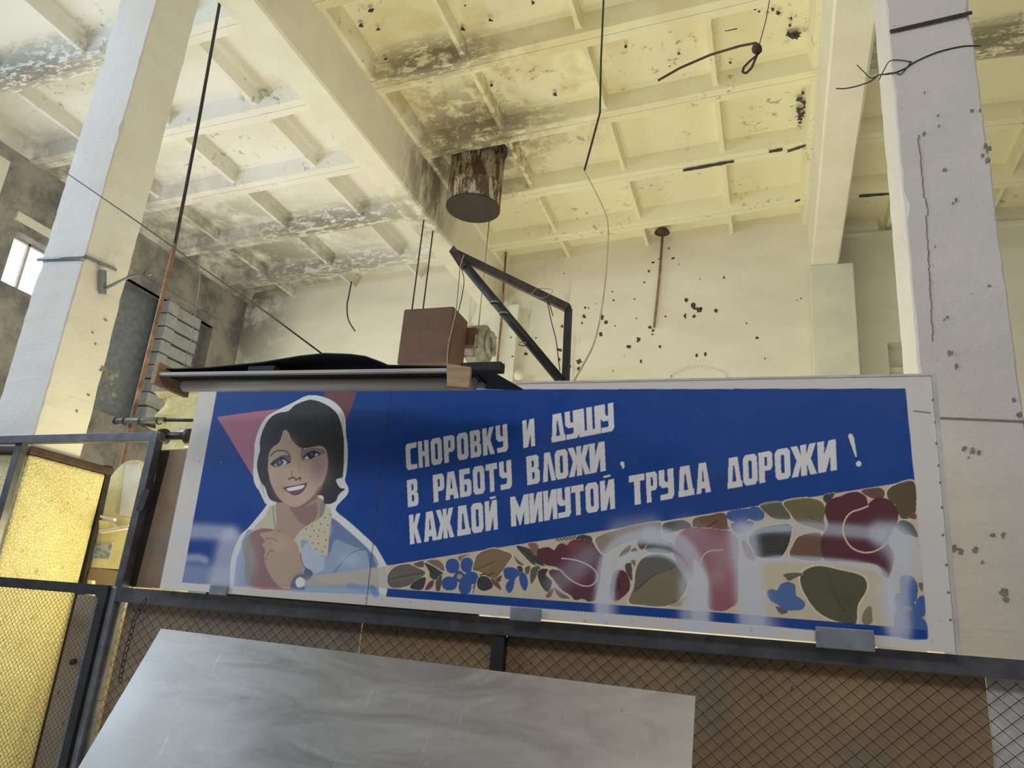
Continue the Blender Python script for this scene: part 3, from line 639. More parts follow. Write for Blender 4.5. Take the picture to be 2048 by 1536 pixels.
for p in ([(1008, 1150), (1008, 1138), (1022, 1134), (1036, 1140), (1038, 1150), (1026, 1158), (1012, 1158)], [(1036, 1146), (1030, 1160), (1026, 1178), (1018, 1186), (1011, 1174), (1018, 1160)], [(1040, 1142), (1052, 1150), (1056, 1168), (1050, 1182), (1042, 1172), (1038, 1156)]): blob(p, BF)
leaf([(1034, 1134), (1042, 1132), (1046, 1140), (1040, 1146)], (66, 68, 70)); leaf([(1028, 1113), (1038, 1122), (1048, 1130), (1036, 1128)], (116, 84, 64)); leaf([(1050, 1136), (1060, 1132), (1058, 1146), (1052, 1148)], (116, 80, 66))
leaf([(1032, 1092), (1056, 1096), (1074, 1108), (1086, 1126), (1090, 1134), (1068, 1130), (1050, 1114)], (78, 76, 68), [(1036, 1094), (1062, 1112), (1086, 1131)])
leaf([(1056, 1087), (1072, 1086), (1078, 1098), (1074, 1110), (1064, 1102)], (126, 92, 68)); leaf([(1062, 1138), (1080, 1134), (1074, 1150), (1062, 1168)], (94, 88, 72)); leaf([(1078, 1140), (1096, 1138), (1092, 1150), (1104, 1164), (1096, 1184), (1084, 1174), (1076, 1156)], (66, 66, 64), [(1084, 1144), (1092, 1170)])
leaf([(1092, 1190), (1106, 1176), (1104, 1190), (1096, 1196)], (122, 88, 68)); leaf([(1108, 1176), (1116, 1180), (1124, 1186), (1140, 1196), (1130, 1198), (1116, 1192)], (112, 94, 76))
stroke([(1070, 1128), (1096, 1136), (1110, 1142)], 1.6, (170, 156, 128)); 
blob([(1074, 1106), (1078, 1098), (1096, 1094), (1108, 1100), (1114, 1092), (1124, 1086), (1134, 1090), (1142, 1082), (1160, 1078), (1182, 1082), (1198, 1094), (1206, 1110), (1202, 1140), (1196, 1180), (1190, 1200), (1176, 1203), (1166, 1198), (1150, 1200), (1140, 1190), (1124, 1180), (1108, 1160), (1100, 1150), (1098, 1142), (1108, 1138), (1118, 1140), (1112, 1134), (1092, 1130), (1078, 1120)], RD)
glow(1150, 1092, 18, 10, (132, 56, 62), .8); glow(1160, 1142, 20, 24, (116, 72, 88), .8)
stroke([(1124, 1117), (1150, 1120), (1176, 1130), (1192, 1144), (1194, 1158), (1184, 1170), (1168, 1172), (1148, 1164), (1132, 1152), (1120, 1140), (1108, 1138)], 2.2, (178, 152, 152)) if 1 else 0
blob([(1224, 1156), (1230, 1142), (1244, 1140), (1256, 1150), (1260, 1176), (1246, 1194), (1230, 1202), (1218, 1190)], RD); stroke([(1238, 1160), (1239, 1178)], 2, (70, 20, 36))
leaf([(1152, 1078), (1160, 1070), (1180, 1072), (1185, 1084), (1172, 1080)], (72, 72, 66)); 
for k in range(6): stroke([(1112 + k * 7, 1081 - k), (1117 + k * 7, 1076 - k)], 1.6, (50, 46, 42)); stroke([(1112 + k * 7, 1078 - k), (1120 + k * 7, 1083 - k)], 1.4, (50, 46, 42))
leaf([(1190, 1082), (1202, 1070), (1240, 1058), (1270, 1050), (1318, 1044), (1322, 1060), (1320, 1078), (1270, 1080), (1230, 1096), (1208, 1108)], (126, 112, 96)); fill([(1268, 1054), (1318, 1044), (1322, 1074), (1272, 1070)], (132, 104, 96), .6)
leaf([(1326, 1048), (1360, 1040), (1376, 1044), (1382, 1054), (1360, 1060), (1340, 1066), (1328, 1066)], (82, 82, 80)); leaf([(1238, 1112), (1250, 1096), (1262, 1088), (1258, 1104), (1246, 1112)], (114, 106, 58))
leaf([(1276, 1080), (1310, 1078), (1302, 1092), (1282, 1100)], (98, 60, 52)); leaf([(1304, 1082), (1322, 1078), (1345, 1088), (1348, 1104), (1320, 1106), (1290, 1100)], (76, 70, 60)); leaf([(1262, 1100), (1272, 1096), (1274, 1104), (1264, 1104)], (108, 62, 60))
leaf([(1250, 1130), (1262, 1126), (1264, 1146), (1264, 1162), (1254, 1148)], (82, 80, 78)); leaf([(1262, 1122), (1270, 1120), (1270, 1134)], (116, 104, 84))
leaf([(1258, 1204), (1268, 1172), (1272, 1140), (1286, 1118), (1310, 1108), (1340, 1114), (1364, 1136), (1376, 1160), (1366, 1190), (1344, 1208), (1320, 1213), (1284, 1210)], (114, 102, 80), None)
fill(spl([(1270, 1180), (1272, 1140), (1284, 1118), (1310, 1108), (1344, 1118), (1354, 1134), (1330, 1138), (1306, 1152), (1290, 1168)], 5), (96, 92, 86)); stroke([(1268, 1184), (1290, 1164), (1312, 1148), (1346, 1136)], 1.6, (70, 64, 54))
for k in range(5): stroke([(1342 + k * 5, 1212), (1350 + k * 5, 1202 - k * 2)], 1.6, (74, 70, 62))
PK = (138, 76, 86)
blob([(1350, 1088), (1356, 1070), (1376, 1056), (1400, 1054), (1424, 1056), (1450, 1060), (1468, 1068), (1476, 1090), (1476, 1140), (1476, 1200), (1460, 1216), (1446, 1222), (1424, 1220), (1414, 1206), (1416, 1160), (1400, 1130), (1388, 1120), (1384, 1160), (1370, 1150), (1360, 1120)], PK)
glow(1420, 1080, 26, 26, (134, 58, 66), .8); stroke([(1400, 1128), (1406, 1112), (1420, 1102), (1446, 1100)], 2.4, (164, 128, 128)); glow(1436, 1150, 22, 26, (140, 112, 114), .7)
fill(spl([(1344, 1092), (1358, 1098), (1374, 1116), (1386, 1144), (1382, 1158), (1366, 1146), (1350, 1116)], 4), (132, 66, 74))
leaf([(1384, 1050), (1390, 1036), (1420, 1030), (1448, 1026), (1456, 1050), (1456, 1060), (1420, 1056), (1392, 1055)], (114, 80, 58)); stroke([(1414, 1054), (1434, 1042)], 2, (60, 46, 38))
for p in ([(1452, 1030), (1460, 1022), (1480, 1018), (1500, 1018), (1506, 1030), (1490, 1042), (1470, 1044), (1456, 1038)], [(1500, 1016), (1516, 1014), (1528, 1024), (1526, 1038), (1510, 1042), (1496, 1034)], [(1462, 1050), (1480, 1042), (1506, 1044), (1500, 1058), (1484, 1066), (1470, 1064)]): blob(p, (44, 80, 146))
leaf([(1483, 1086), (1488, 1080), (1500, 1094), (1512, 1112), (1508, 1126), (1496, 1118), (1488, 1104)], (130, 62, 72))
leaf([(1521, 1010), (1560, 1004), (1574, 1020), (1580, 1038), (1552, 1038), (1534, 1028)], (96, 92, 72)); leaf([(1568, 1004), (1610, 996), (1640, 1002), (1650, 1016), (1648, 1040), (1650, 1060), (1620, 1054), (1594, 1044), (1580, 1026)], (112, 98, 54), [(1618, 1034), (1636, 1042), (1650, 1048)])
leaf([(1498, 1082), (1502, 1068), (1520, 1056), (1552, 1050), (1582, 1050), (1580, 1080), (1570, 1104), (1556, 1116), (1516, 1114), (1506, 1100)], (64, 64, 64)); fill(spl([(1500, 1070), (1524, 1056), (1580, 1050), (1578, 1062), (1530, 1066)], 4), (110, 116, 132), .8)
for k in range(4): stroke([(1520, 1108 - k * 6), (1548, 1106 - k * 7), (1568, 1094 - k * 7)], 1, (98, 92, 74), .7)
leaf([(1646, 996), (1652, 988), (1670, 986), (1664, 996), (1652, 1006)], (70, 68, 66)); leaf([(1722, 982), (1744, 976), (1762, 976), (1770, 986), (1764, 996), (1742, 996)], (110, 72, 60)); leaf([(1774, 984), (1790, 970), (1828, 964), (1832, 1020), (1820, 1036), (1802, 1036), (1790, 1010), (1778, 1000)], (98, 78, 48))
leaf([(1816, 1034), (1830, 1026), (1832, 1038)], (112, 72, 54)); leaf([(1792, 1050), (1806, 1040), (1826, 1050), (1836, 1074), (1820, 1070), (1800, 1064)], (80, 82, 86)); leaf([(1580, 1112), (1586, 1090), (1600, 1072), (1640, 1066), (1644, 1096), (1642, 1120), (1610, 1120)], (112, 80, 56))
blob([(1650, 1026), (1652, 1008), (1662, 998), (1682, 992), (1696, 986), (1716, 984), (1732, 994), (1736, 1008), (1740, 1004), (1752, 996), (1770, 996), (1786, 1006), (1796, 1024), (1794, 1046), (1784, 1064), (1776, 1084), (1788, 1108), (1786, 1130), (1776, 1156), (1766, 1150), (1752, 1130), (1700, 1124), (1660, 1122), (1646, 1116), (1642, 1080), (1654, 1056), (1656, 1046)], (100, 36, 56))
stroke([(1736, 1012), (1722, 1018), (1704, 1024), (1692, 1036), (1686, 1056), (1690, 1076), (1702, 1094), (1722, 1104), (1744, 1104), (1762, 1096), (1774, 1084)], 3, (176, 148, 128))
leaf([(1602, 1150), (1614, 1138), (1640, 1132), (1680, 1140), (1720, 1150), (1734, 1166), (1730, 1186), (1716, 1210), (1712, 1246), (1690, 1246), (1660, 1238), (1634, 1222), (1614, 1196), (1602, 1170)], (88, 86, 60), [(1654, 1144), (1662, 1172), (1674, 1200), (1690, 1224)])
for p in ([(1534, 1184), (1542, 1178), (1554, 1180), (1562, 1168), (1576, 1164), (1590, 1170), (1592, 1190), (1600, 1196), (1610, 1206), (1606, 1218), (1592, 1221), (1570, 1220), (1556, 1210), (1540, 1200)],): leaf([(1552, 1212), (1576, 1222), (1568, 1228), (1558, 1226)], (92, 88, 84)); blob(p, (58, 90, 146))
for k in range(3): leaf([(1566 + k * 8, 1150 + k * 4), (1580 + k * 12, 1146 + k * 2), (1604 - k * 2, 1146), (1590, 1156), (1574, 1156 + k * 4)], (104, 88, 66))
leaf([(1724, 1246), (1728, 1222), (1742, 1212), (1744, 1246)], (122, 106, 84))
for p in ([(1800, 1156), (1816, 1150), (1830, 1158), (1836, 1180), (1830, 1204), (1812, 1206), (1802, 1186)], [(1832, 1202), (1848, 1192), (1850, 1230), (1836, 1230)], [(1788, 1236), (1806, 1222), (1834, 1228), (1852, 1244), (1856, 1266), (1850, 1279), (1800, 1274)], [(1790, 1190), (1810, 1190), (1840, 1220), (1820, 1240), (1790, 1230)]): blob(p, (44, 84, 146))
stroke([(1808, 1217), (1820, 1218)], 9, (128, 116, 98)); leaf([(1836, 1168), (1846, 1166), (1844, 1184)], (110, 96, 78))
fill([(775, 1177), (1400, 1222), (1731, 1249), (1852, 1260), (1855, 1279), (1731, 1269), (1400, 1241), (772, 1193)], BLUE)
def regrade(poly, ref, power, sat, gain=1.0):
    x0, y0, x1, y1, m = polymask(poly); s = IMG[y0:y1, x0:x1]; p = s[m]; L = p.mean(1, keepdims=True); k = np.minimum(1, L / float(pc_(ref).mean())) ** power
    s[m] = (L + (p - L) * sat) * k * gain
regrade([(776, 1132), (1829, 962), (1855, 1260), (1400, 1222), (776, 1177)], CREAM, .55, .85)
regrade(spl(HALO, 4), WHT, .35, .78)
# spray paint
GR = (152, 156, 166)
for pts, w_, al, so in [([(372, 1062), (420, 1064), (458, 1068)], 12, .5, 7), ([(366, 1116), (395, 1116), (410, 1120)], 5, .45, 4), ([(462, 1080), (452, 1120), (440, 1168)], 24, .55, 9), ([(372, 1150), (450, 1160)], 26, .35, 10),
                        ([(1206, 1250), (1204, 1190), (1210, 1130), (1234, 1092), (1280, 1074), (1330, 1076)], 15, .62, 5), ([(1220, 1200), (1226, 1150), (1250, 1116), (1290, 1106), (1326, 1106), (1356, 1122), (1380, 1160)], 9, .62, 3),
                        ([(1300, 1068), (1350, 1082), (1384, 1116), (1400, 1170), (1398, 1260)], 20, .62, 6), ([(1388, 1170), (1392, 1262)], 38, .5, 9), ([(1210, 1200), (1214, 1270)], 20, .45, 8),
                        ([(1484, 1070), (1494, 1130), (1502, 1200), (1506, 1262)], 34, .62, 9), ([(1500, 1180), (1530, 1262)], 20, .35, 14), ([(1490, 1062), (1540, 1052), (1620, 1056), (1700, 1062), (1760, 1068)], 10, .5, 6),
                        ([(1760, 1066), (1796, 1080), (1804, 1130), (1796, 1180), (1800, 1262)], 26, .55, 8), ([(1500, 1126), (1560, 1118), (1640, 1122), (1720, 1130), (1760, 1142), (1776, 1170), (1786, 1220)], 7, .6, 3),
                        ([(1770, 1180), (1790, 1250)], 22, .4, 8), ([(1790, 1080), (1830, 1120)], 46, .4, 10), ([(1240, 1062), (1300, 1054)], 14, .25, 12), ([(1110, 1170), (1180, 1110)], 10, .2, 12), ([(1370, 1060), (1480, 1120)], 14, .2, 14)]:
    stroke(pts, w_, GR, al, so)
# grime and scratches of the border
rg = np.random.RandomState(3)
for k in range(220):
    u = rg.uniform(340, 1915); v = rg.choice([rg.uniform(1185, 1310), rg.uniform(756, 778)]) if rg.rand() < .6 else rg.uniform(770, 1300)
    if v < 1170 and 450 < u < 1820: continue
    if v >= 1170 and not (u > 1855 or v > 1195 + (u - 772) * .078): continue
    stroke([(u, v), (u + .1, v)], rg.uniform(1, 3), (92, 84, 80), .5, .8)
for u0, v0 in [(1866, 800), (1871, 845), (1873, 887), (1878, 931), (1881, 965), (1884, 1015), (1886, 1070), (1893, 1130), (1897, 1185), (1901, 1240)]: stroke([(u0, v0), (u0 + .1, v0)], 4, (66, 58, 56), .9, .7)
stroke([(1828, 822), (1860, 826)], 2, (70, 66, 62), .8, .5)
# lettering: glyphs on a unit cell (x right, y down)
G = {
 'С': ([[(.12, 0), (1, 0), (1, .2), (.48, .2), (.42, .26), (.42, .76), (.48, .82), (1, .82), (1, 1), (.16, 1), (0, .88), (0, .12)]], []),
 'Н': ([[(0, 0), (.38, 0), (.38, .4), (.60, .4), (.60, 0), (1, 0), (1, 1), (.60, 1), (.60, .58), (.38, .58), (.38, 1), (0, 1)]], []),
 'О': ([[(.18, 0), (.82, 0), (1, .12), (1, .88), (.82, 1), (.18, 1), (0, .88), (0, .12)]], [[(.42, .2), (.58, .2), (.62, .26), (.62, .74), (.58, .8), (.42, .8), (.38, .74), (.38, .26)]]),
 'Р': ([[(0, 0), (.82, 0), (1, .1), (1, .52), (.82, .62), (.42, .62), (.42, 1), (0, 1)]], [[(.42, .18), (.60, .18), (.62, .22), (.62, .42), (.60, .46), (.42, .46)]]),
 'В': ([[(0, 0), (.80, 0), (.95, .08), (.95, .42), (.84, .49), (1, .56), (1, .90), (.84, 1), (0, 1)]], [[(.40, .18), (.55, .18), (.60, .3), (.55, .41), (.40, .41)], [(.40, .58), (.58, .58), (.62, .7), (.58, .82), (.40, .82)]]),
 'К': ([[(0, 0), (.38, 0), (.38, .36), (.62, 0), (1, 0), (.66, .46), (1, 1), (.62, 1), (.40, .62), (.38, .62), (.38, 1), (0, 1)]], []),
 'У': ([[(0, 0), (.38, 0), (.38, .34), (.44, .42), (.60, .42), (.60, 0), (1, 0), (1, .88), (.84, 1), (.06, 1), (.06, .82), (.52, .82), (.60, .78), (.60, .60), (.22, .60), (0, .48)]], []),
 'И': ([[(0, 0), (.36, 0), (.36, .42), (.62, 0), (1, 0), (1, 1), (.66, 1), (.66, .52), (.40, 1), (0, 1)]], []),
 'Д': ([[(.14, 0), (.74, 0), (.92, .80), (1, .80), (1, 1), (0, 1), (0, .80), (.04, .80)]], [[(.42, .26), (.50, .26), (.62, .80), (.34, .80)]]),
 'Ш': ([[(0, 0), (.26, 0), (.26, .80), (.37, .80), (.37, 0), (.63, 0), (.63, .80), (.74, .80), (.74, 0), (1, 0), (1, 1), (0, 1)]], []),
 'А': ([[(.22, 0), (.72, 0), (1, 1), (.64, 1), (.60, .84), (.36, .84), (.32, 1), (0, 1)]], [[(.46, .24), (.50, .24), (.56, .62), (.40, .62)]]),
 'Б': ([[(0, 0), (.92, 0), (.92, .2), (.40, .2), (.40, .38), (.82, .38), (1, .48), (1, .90), (.84, 1), (0, 1)]], [[(.40, .56), (.58, .56), (.62, .62), (.62, .78), (.58, .82), (.40, .82)]]),
 'Т': ([[(0, 0), (1, 0), (1, .22), (.70, .22), (.70, 1), (.32, 1), (.32, .22), (0, .22)]], []),
 'Л': ([[(.18, 0), (.62, 0), (1, 1), (.66, 1), (.44, .32), (.36, 1), (0, 1)]], []),
 'Ж': ([[(0, 0), (.26, 0), (.40, .34), (.38, 0), (.62, 0), (.60, .34), (.74, 0), (1, 0), (.78, .48), (1, 1), (.74, 1), (.62, .62), (.62, 1), (.38, 1), (.38, .62), (.26, 1), (0, 1), (.22, .48)]], []),
 'М': ([[(0, 0), (.26, 0), (.50, .42), (.74, 0), (1, 0), (1, 1), (.72, 1), (.72, .55), (.52, 1), (.46, 1), (.28, .55), (.28, 1), (0, 1)]], []),
}
LET = []                                                     # outlines in photograph pixels
def letter(ch, xl, xr, top, bot, lean=2.4):
    xr -= .5
    outs, holes = G[ch]; q = []
    for grp in (outs, holes):
        gg = []
        for poly in grp:
            gg.append([((lambda x, y: (xl + (xr - xl) * x + lean * y, (top(xl + (xr - xl) * x) * (1 - y) + bot(xl + (xr - xl) * x) * y)))(x, y)) for x, y in poly])
        q.append(gg)
    LET.append(q)
LC = (168, 166, 166)
def row(items, x0, ytop, st, ybot, sb):
    for ch, a, b in items: letter(ch, a, b, lambda x: ytop + st * (x - x0), lambda x: ybot + sb * (x - x0))
zx = lambda l: [(c, 790 + a * .2246, 790 + b * .2246) for c, a, b in l]
row(zx([('С', 92, 192), ('Н', 203, 298), ('О', 315, 414), ('Р', 430, 530), ('О', 548, 648), ('В', 665, 762), ('К', 776, 880), ('У', 895, 1000), ('И', 1133, 1240), ('Д', 1385, 1512), ('У', 1510, 1632), ('Ш', 1630, 1826), ('У', 1822, 1945)]), 823.7, 886.0, -.2013, 938.5, -.1914)
row(zx([('В', 105, 203), ('Р', 335, 436), ('А', 440, 560), ('Б', 570, 675), ('О', 690, 794), ('Т', 805, 908), ('У', 925, 1035), ('В', 1168, 1284), ('Л', 1308, 1424), ('О', 1420, 1536), ('Ж', 1538, 1732), ('И', 1728, 1868)]), 825.9, 958.2, -.198, 1012.3, -.1848)
row(zx([('К', 124, 228), ('А', 250, 370), ('Ж', 364, 520), ('Д', 545, 666), ('О', 675, 782), ('И', 797, 908), ('М', 1025, 1190), ('И', 1193, 1310), ('И', 1318, 1440), ('У', 1440, 1560), ('Т', 1568, 1680), ('О', 1693, 1810), ('И', 1824, 1952)]), 830.4, 1028, -.1773, 1087, -.176)
row([('Т', 1257.5, 1289), ('Р', 1291.5, 1314), ('У', 1317, 1347), ('Д', 1355, 1387), ('А', 1391, 1420), ('Д', 1453, 1483), ('О', 1485, 1514), ('Р', 1516.5, 1544.5), ('О', 1549, 1580), ('Ж', 1581, 1632), ('И', 1634.5, 1672)], 1275, 949, -.1785, 1008.7, -.1735)
for a, b, c, d in ((979.5, 985, 991.5, 979.5), (1206, 943, 1221, 938)): pass
LET.append(([[(979.5, 994.5), (991, 992), (991.4, 996), (980, 998.5)]], [])); LET.append(([[(1206.5, 952), (1220.5, 949), (1221, 953), (1207, 956)]], []))
LET.append(([[(1696, 872), (1699, 867), (1704, 868), (1708, 876), (1714, 914), (1711, 914)], ], [])); cc = lambda u, v, r: [(u + r * math.cos(k * PI / 6), v + r * math.sin(k * PI / 6)) for k in range(12)]
LET.append(([cc(1717.5, 927.5, 5.6)], [])); LET.append(([cc(1244.5, 927, 4.2)], [])); LET.append(([[(1242, 929), (1248.5, 926), (1249, 933), (1246, 939)]], []))
for outs, holes in LET:
    for poly in outs:
        r = polymask(poly)
        if r is None: continue
        x0, y0, x1, y1, m = r
        for h in holes:
            q = polymask(h)
            if q is None: continue
            a0, b0, a1, b1, mm = q; m[b0 - y0:b1 - y0, a0 - x0:a1 - x0] &= ~mm
        s = IMG[y0:y1, x0:x1]; s[m] = pc_(LC)
def boxblur(a):
    b = a.copy(); b[1:-1] = (a[:-2] + 2 * a[1:-1] + a[2:]) / 4; c = b.copy(); c[:, 1:-1] = (b[:, :-2] + 2 * b[:, 1:-1] + b[:, 2:]) / 4; return c
stroke([(784, 780), (761, 960), (732, 1215)], 1.5, (24, 30, 44), .9)
def m_paint():
    t = NT('sign_paint'); a = t.n.new('ShaderNodeAttribute'); a.attribute_name = 'paint'; n = t.noise(30, 5, .6); n2 = t.noise(2.5, 5, .6)
    c = t.mix(t.ramp(n2, .35, .75, 0, .07), a.outputs['Color'], (.30, .29, .28)); t.b.inputs['Specular IOR Level'].default_value = .28
    return t.out(c, t.ramp(n2, .3, .7, .42, .6), 0, n, .12, .004)
M['paint'] = m_paint()
banner = thing('slogan_banner', (-1.33, YB, .05), 'long blue painted slogan banner with a smiling dark-haired woman, white letters and a floral band', 'banner')
CT = np.array(CAMR.transposed())
def quadP(s, t): return [(TL[i] * (1 - s) + TR[i] * s) * (1 - t) + (BL[i] * (1 - s) + BR[i] * s) * t for i in (0, 1)]
def panel(s0, s1, ns, nt, label):
    S, T = np.meshgrid(np.linspace(s0, s1, ns + 1), np.linspace(0, 1, nt + 1))
    X, Z = quadP(S, T); Y = np.full_like(X, YB) + .003 * np.sin(S * 23) * np.sin(T * 3.1)
    P = np.stack([X, Y, Z], -1).reshape(-1, 3); cc_ = P @ CT.T
    u = 1024 - F_PX * cc_[:, 0] / cc_[:, 2]; v = 768 + F_PX * cc_[:, 1] / cc_[:, 2]
    a = np.clip((u - RX0) * SS - .5, 0, RW - 2); b = np.clip((v - RY0) * SS - .5, 0, RH - 2); ai = a.astype(int); bi = b.astype(int); fa = (a - ai)[:, None]; fb_ = (b - bi)[:, None]
    col = (IMG[bi, ai] * (1 - fa) + IMG[bi, ai + 1] * fa) * (1 - fb_) + (IMG[bi + 1, ai] * (1 - fa) + IMG[bi + 1, ai + 1] * fa) * fb_
    nv = len(P); idx = np.arange(nv).reshape(nt + 1, ns + 1)
    q = np.stack([idx[1:, :-1], idx[1:, 1:], idx[:-1, 1:], idx[:-1, :-1]], -1).reshape(-1, 4)
    me = bpy.data.meshes.new('painted_board'); B = org(banner)
    me.vertices.add(nv); me.vertices.foreach_set('co', (P - np.array(B)).astype(np.float32).ravel())
    me.loops.add(q.size); me.loops.foreach_set('vertex_index', q.astype(np.int32).ravel())
    me.polygons.add(len(q)); me.polygons.foreach_set('loop_start', np.arange(0, q.size, 4, dtype=np.int32))
    me.polygons.foreach_set('use_smooth', np.ones(len(q), bool))
    me.update(calc_edges=True)
    at = me.color_attributes.new('paint', 'FLOAT_COLOR', 'POINT'); at.data.foreach_set('color', np.concatenate([col, np.ones((nv, 1))], 1).astype(np.float32).ravel())
    me.materials.append(M['paint']); o = bpy.data.objects.new('painted_board', me); COL.objects.link(o); o.parent = banner; BASE[o.name] = B; o['label'] = label
    bk = MB(); pts = [quadP(s, t) for s, t in ((s0, 0), (s1, 0), (s1, 1), (s0, 1))]
    bk.hexa([(p[0], YB + .004, p[1]) for p in pts], [(p[0], YB + .024, p[1]) for p in pts]); part('backing_board', bk, M['border'], banner)
seam = (-.5515 + .9185) / (.1865 + .9185)
panel(0, seam - .0001, 430, 400, 'board painted with the smiling woman in a dotted collar'); panel(seam + .0001, 1, 960, 400, 'board painted with white slogan lettering above the floral band')
mb = MB()                                                    # right edge batten and nail heads
part('edge_batten', MB().hexa([(TR[0] + .001, YB - .006, TR[1] + .006), (TR[0] + .02, YB - .006, TR[1] + .004), (BR[0] + .02, YB - .006, BR[1]), (BR[0] + .001, YB - .006, BR[1])], [(TR[0] + .001, YB + .03, TR[1] + .006), (TR[0] + .02, YB + .03, TR[1] + .004), (BR[0] + .02, YB + .03, BR[1]), (BR[0] + .001, YB + .03, BR[1])]), M['border'], banner)
part('edge_batten', MB().hexa([(TL[0], YB - .004, TL[1]), (TR[0] + .02, YB - .004, TR[1]), (TR[0] + .02, YB + .03, TR[1]), (TL[0], YB + .03, TL[1])], [(TL[0], YB - .004, TL[1] + .012), (TR[0] + .02, YB - .004, TR[1] + .01), (TR[0] + .02, YB + .03, TR[1] + .01), (TL[0], YB + .03, TL[1] + .012)]), M['border'], banner)
for n_, (u, v, w_, h_) in enumerate([(435, 1180, 46, 22), (1050, 1229, 60, 26), (1690, 1278, 88, 36)]):
    c = AY(u, v, YB - .02); ww = w_ / 1520 * YB * 1.08; hh = h_ / 1520 * YB
    part('clamp_plate', MB().box((c.x - ww / 2, YB - .016, c.z - hh / 2), (c.x + ww / 2, YB - .006, c.z + hh / 2)), M['steel_blue'], banner, bevel=.003)

# ------------------------------------------------------------------ steel partition with netting
YP = 3.68
pt = thing('netting_partition', (-1.5, YP, -1.6), 'grey steel frame partition with rusty netting over brown hardboard, below the banner', 'partition')
a = AY(236, 1186, YP - .03); b = AY(2075, 1349, YP - .03)
zt, zb_ = .048, -.022
def bx(nm, p, q, m, par=pt, **k): return part(nm, MB().box(p, q), m, par, **k)
part('rail', MB().hexa([(-3.66, YP - .03, -.022), (1.5, YP - .03, -.022), (1.5, YP + .03, -.022), (-3.66, YP + .03, -.022)], [(-3.66, YP - .03, .061), (1.5, YP - .03, .053), (1.5, YP + .03, .053), (-3.66, YP + .03, .061)]), M['steel'], pt)
bx('post', (-3.80, YP - .035, -1.6), (-3.66, YP + .03, .06), M['steel_blue'], bevel=.004)
p1_ = AY(1003, 1240, YP)
bx('post', (p1_.x - .035, YP - .02, -1.6), (p1_.x + .03, YP + .03, -.03), M['dark'])
bx('post', (1.38, YP - .03, -1.6), (1.44, YP + .03, 0), M['steel'])
bx('gap_shade_strip', (-3.05, YP + .0, .05), (-1.4, YP + .02, .085), M['dark'])  # dark strip added to put shade into the gap under the banner
# hardboard sheets behind the netting
for x0, x1, m in ((-3.62, AY(710, 1300, YP).x, 'hard2'), (AY(712, 1300, YP).x, p1_.x + .02, 'hard'), (p1_.x + .025, AY(1973, 1400, YP + .05).x, 'hard')):
    bx('hardboard_sheet', (x0, YP + .035, -1.58), (x1, YP + .045, .0), M[m])
bx('white_sheet', (AY(1973, 1400, YP + .05).x + .004, YP + .03, -1.58), (1.6, YP + .045, -.02), M['border'])
def netting(name, x0, x1, z0, z1, y, pitch, r, parent, m, slope=1.0):
    mb = MB(); W = x1 - x0; H = z1 - z0; step = pitch * math.sqrt(1 + slope * slope) / 1.0
    c = z0 - slope * x1
    k = 0
    for sgn in (1, -1):
        lo = min(z0 - sgn * slope * x0, z0 - sgn * slope * x1); hi = max(z1 - sgn * slope * x0, z1 - sgn * slope * x1)
        cc_ = lo + step * .5
        while cc_ < hi:
            pts = []
            for x, z in ((x0, sgn * slope * x0 + cc_), (x1, sgn * slope * x1 + cc_)):
                pts.append((x, z))
            (xa, za), (xb, zb2) = pts
            def clip(p, q):
                t0, t1 = 0., 1.; dz_ = q[1] - p[1]
                for lim, s in ((z0, 1), (z1, -1)):
                    f0 = (p[1] - lim) * s; f1 = (q[1] - lim) * s
                    if f0 < 0 and f1 < 0: return None
                    if f0 < 0: t0 = max(t0, f0 / (f0 - f1))
                    if f1 < 0: t1 = min(t1, f0 / (f0 - f1))
                if t1 <= t0: return None
                return [(p[0] + (q[0] - p[0]) * t, p[1] + dz_ * t) for t in (t0, t1)]
            cl_ = clip(pts[0], pts[1])
            if cl_:
                L = math.hypot(cl_[1][0] - cl_[0][0], cl_[1][1] - cl_[0][1]); n = max(1, int(L / .22)); P = []
                for i in range(n + 1):
                    t = i / n; x = cl_[0][0] + (cl_[1][0] - cl_[0][0]) * t; z = cl_[0][1] + (cl_[1][1] - cl_[0][1]) * t
                    P.append((x + mnoise.noise(Vector((x * 2, z * 2, k * .1))) * pitch * .25, y + sgn * r * .7 + mnoise.noise(Vector((x, z, 9))) * .006, z + mnoise.noise(Vector((x * 2, z * 2, 5 + k * .1))) * pitch * .25))
                mb.tube(P, r, 3, False, False)
            cc_ += step; k += 1
    return part(name, mb, m, parent, kind='stuff')
netting('wire_netting', -3.62, 1.5, -1.3, -.03, YP + .012, .046, .0016, pt, M['grille'], .85)
# chain hanging behind the sheet corner
ch = thing('chain', AY(280, 1250, 3.6), 'thin dark chain hanging at the upper left corner of the metal sheet', 'chain')
mb = None
cp = [AY(u, v, 3.62) for u, v in ((292, 1196), (268, 1240), (262, 1268), (255, 1290), (248, 1320), (242, 1345), (240, 1365))]
for i in range(len(cp) - 1):
    for j in range(2):
        q0 = cp[i].lerp(cp[i + 1], j / 2); q1 = cp[i].lerp(cp[i + 1], (j + 1.15) / 2); lk = MB(); d = (q1 - q0); nrm = Vector((0, 1, 0)) if (i + j) % 2 else Vector((1, 0, 0)); sd = d.cross(nrm).normalized() * .011
        lk.tube([q0, q0.lerp(q1, .2) + sd, q0.lerp(q1, .8) + sd, q1, q0.lerp(q1, .8) - sd, q0.lerp(q1, .2) - sd, q0], .0028, 5, False); part('link', lk, M['dark'], ch)

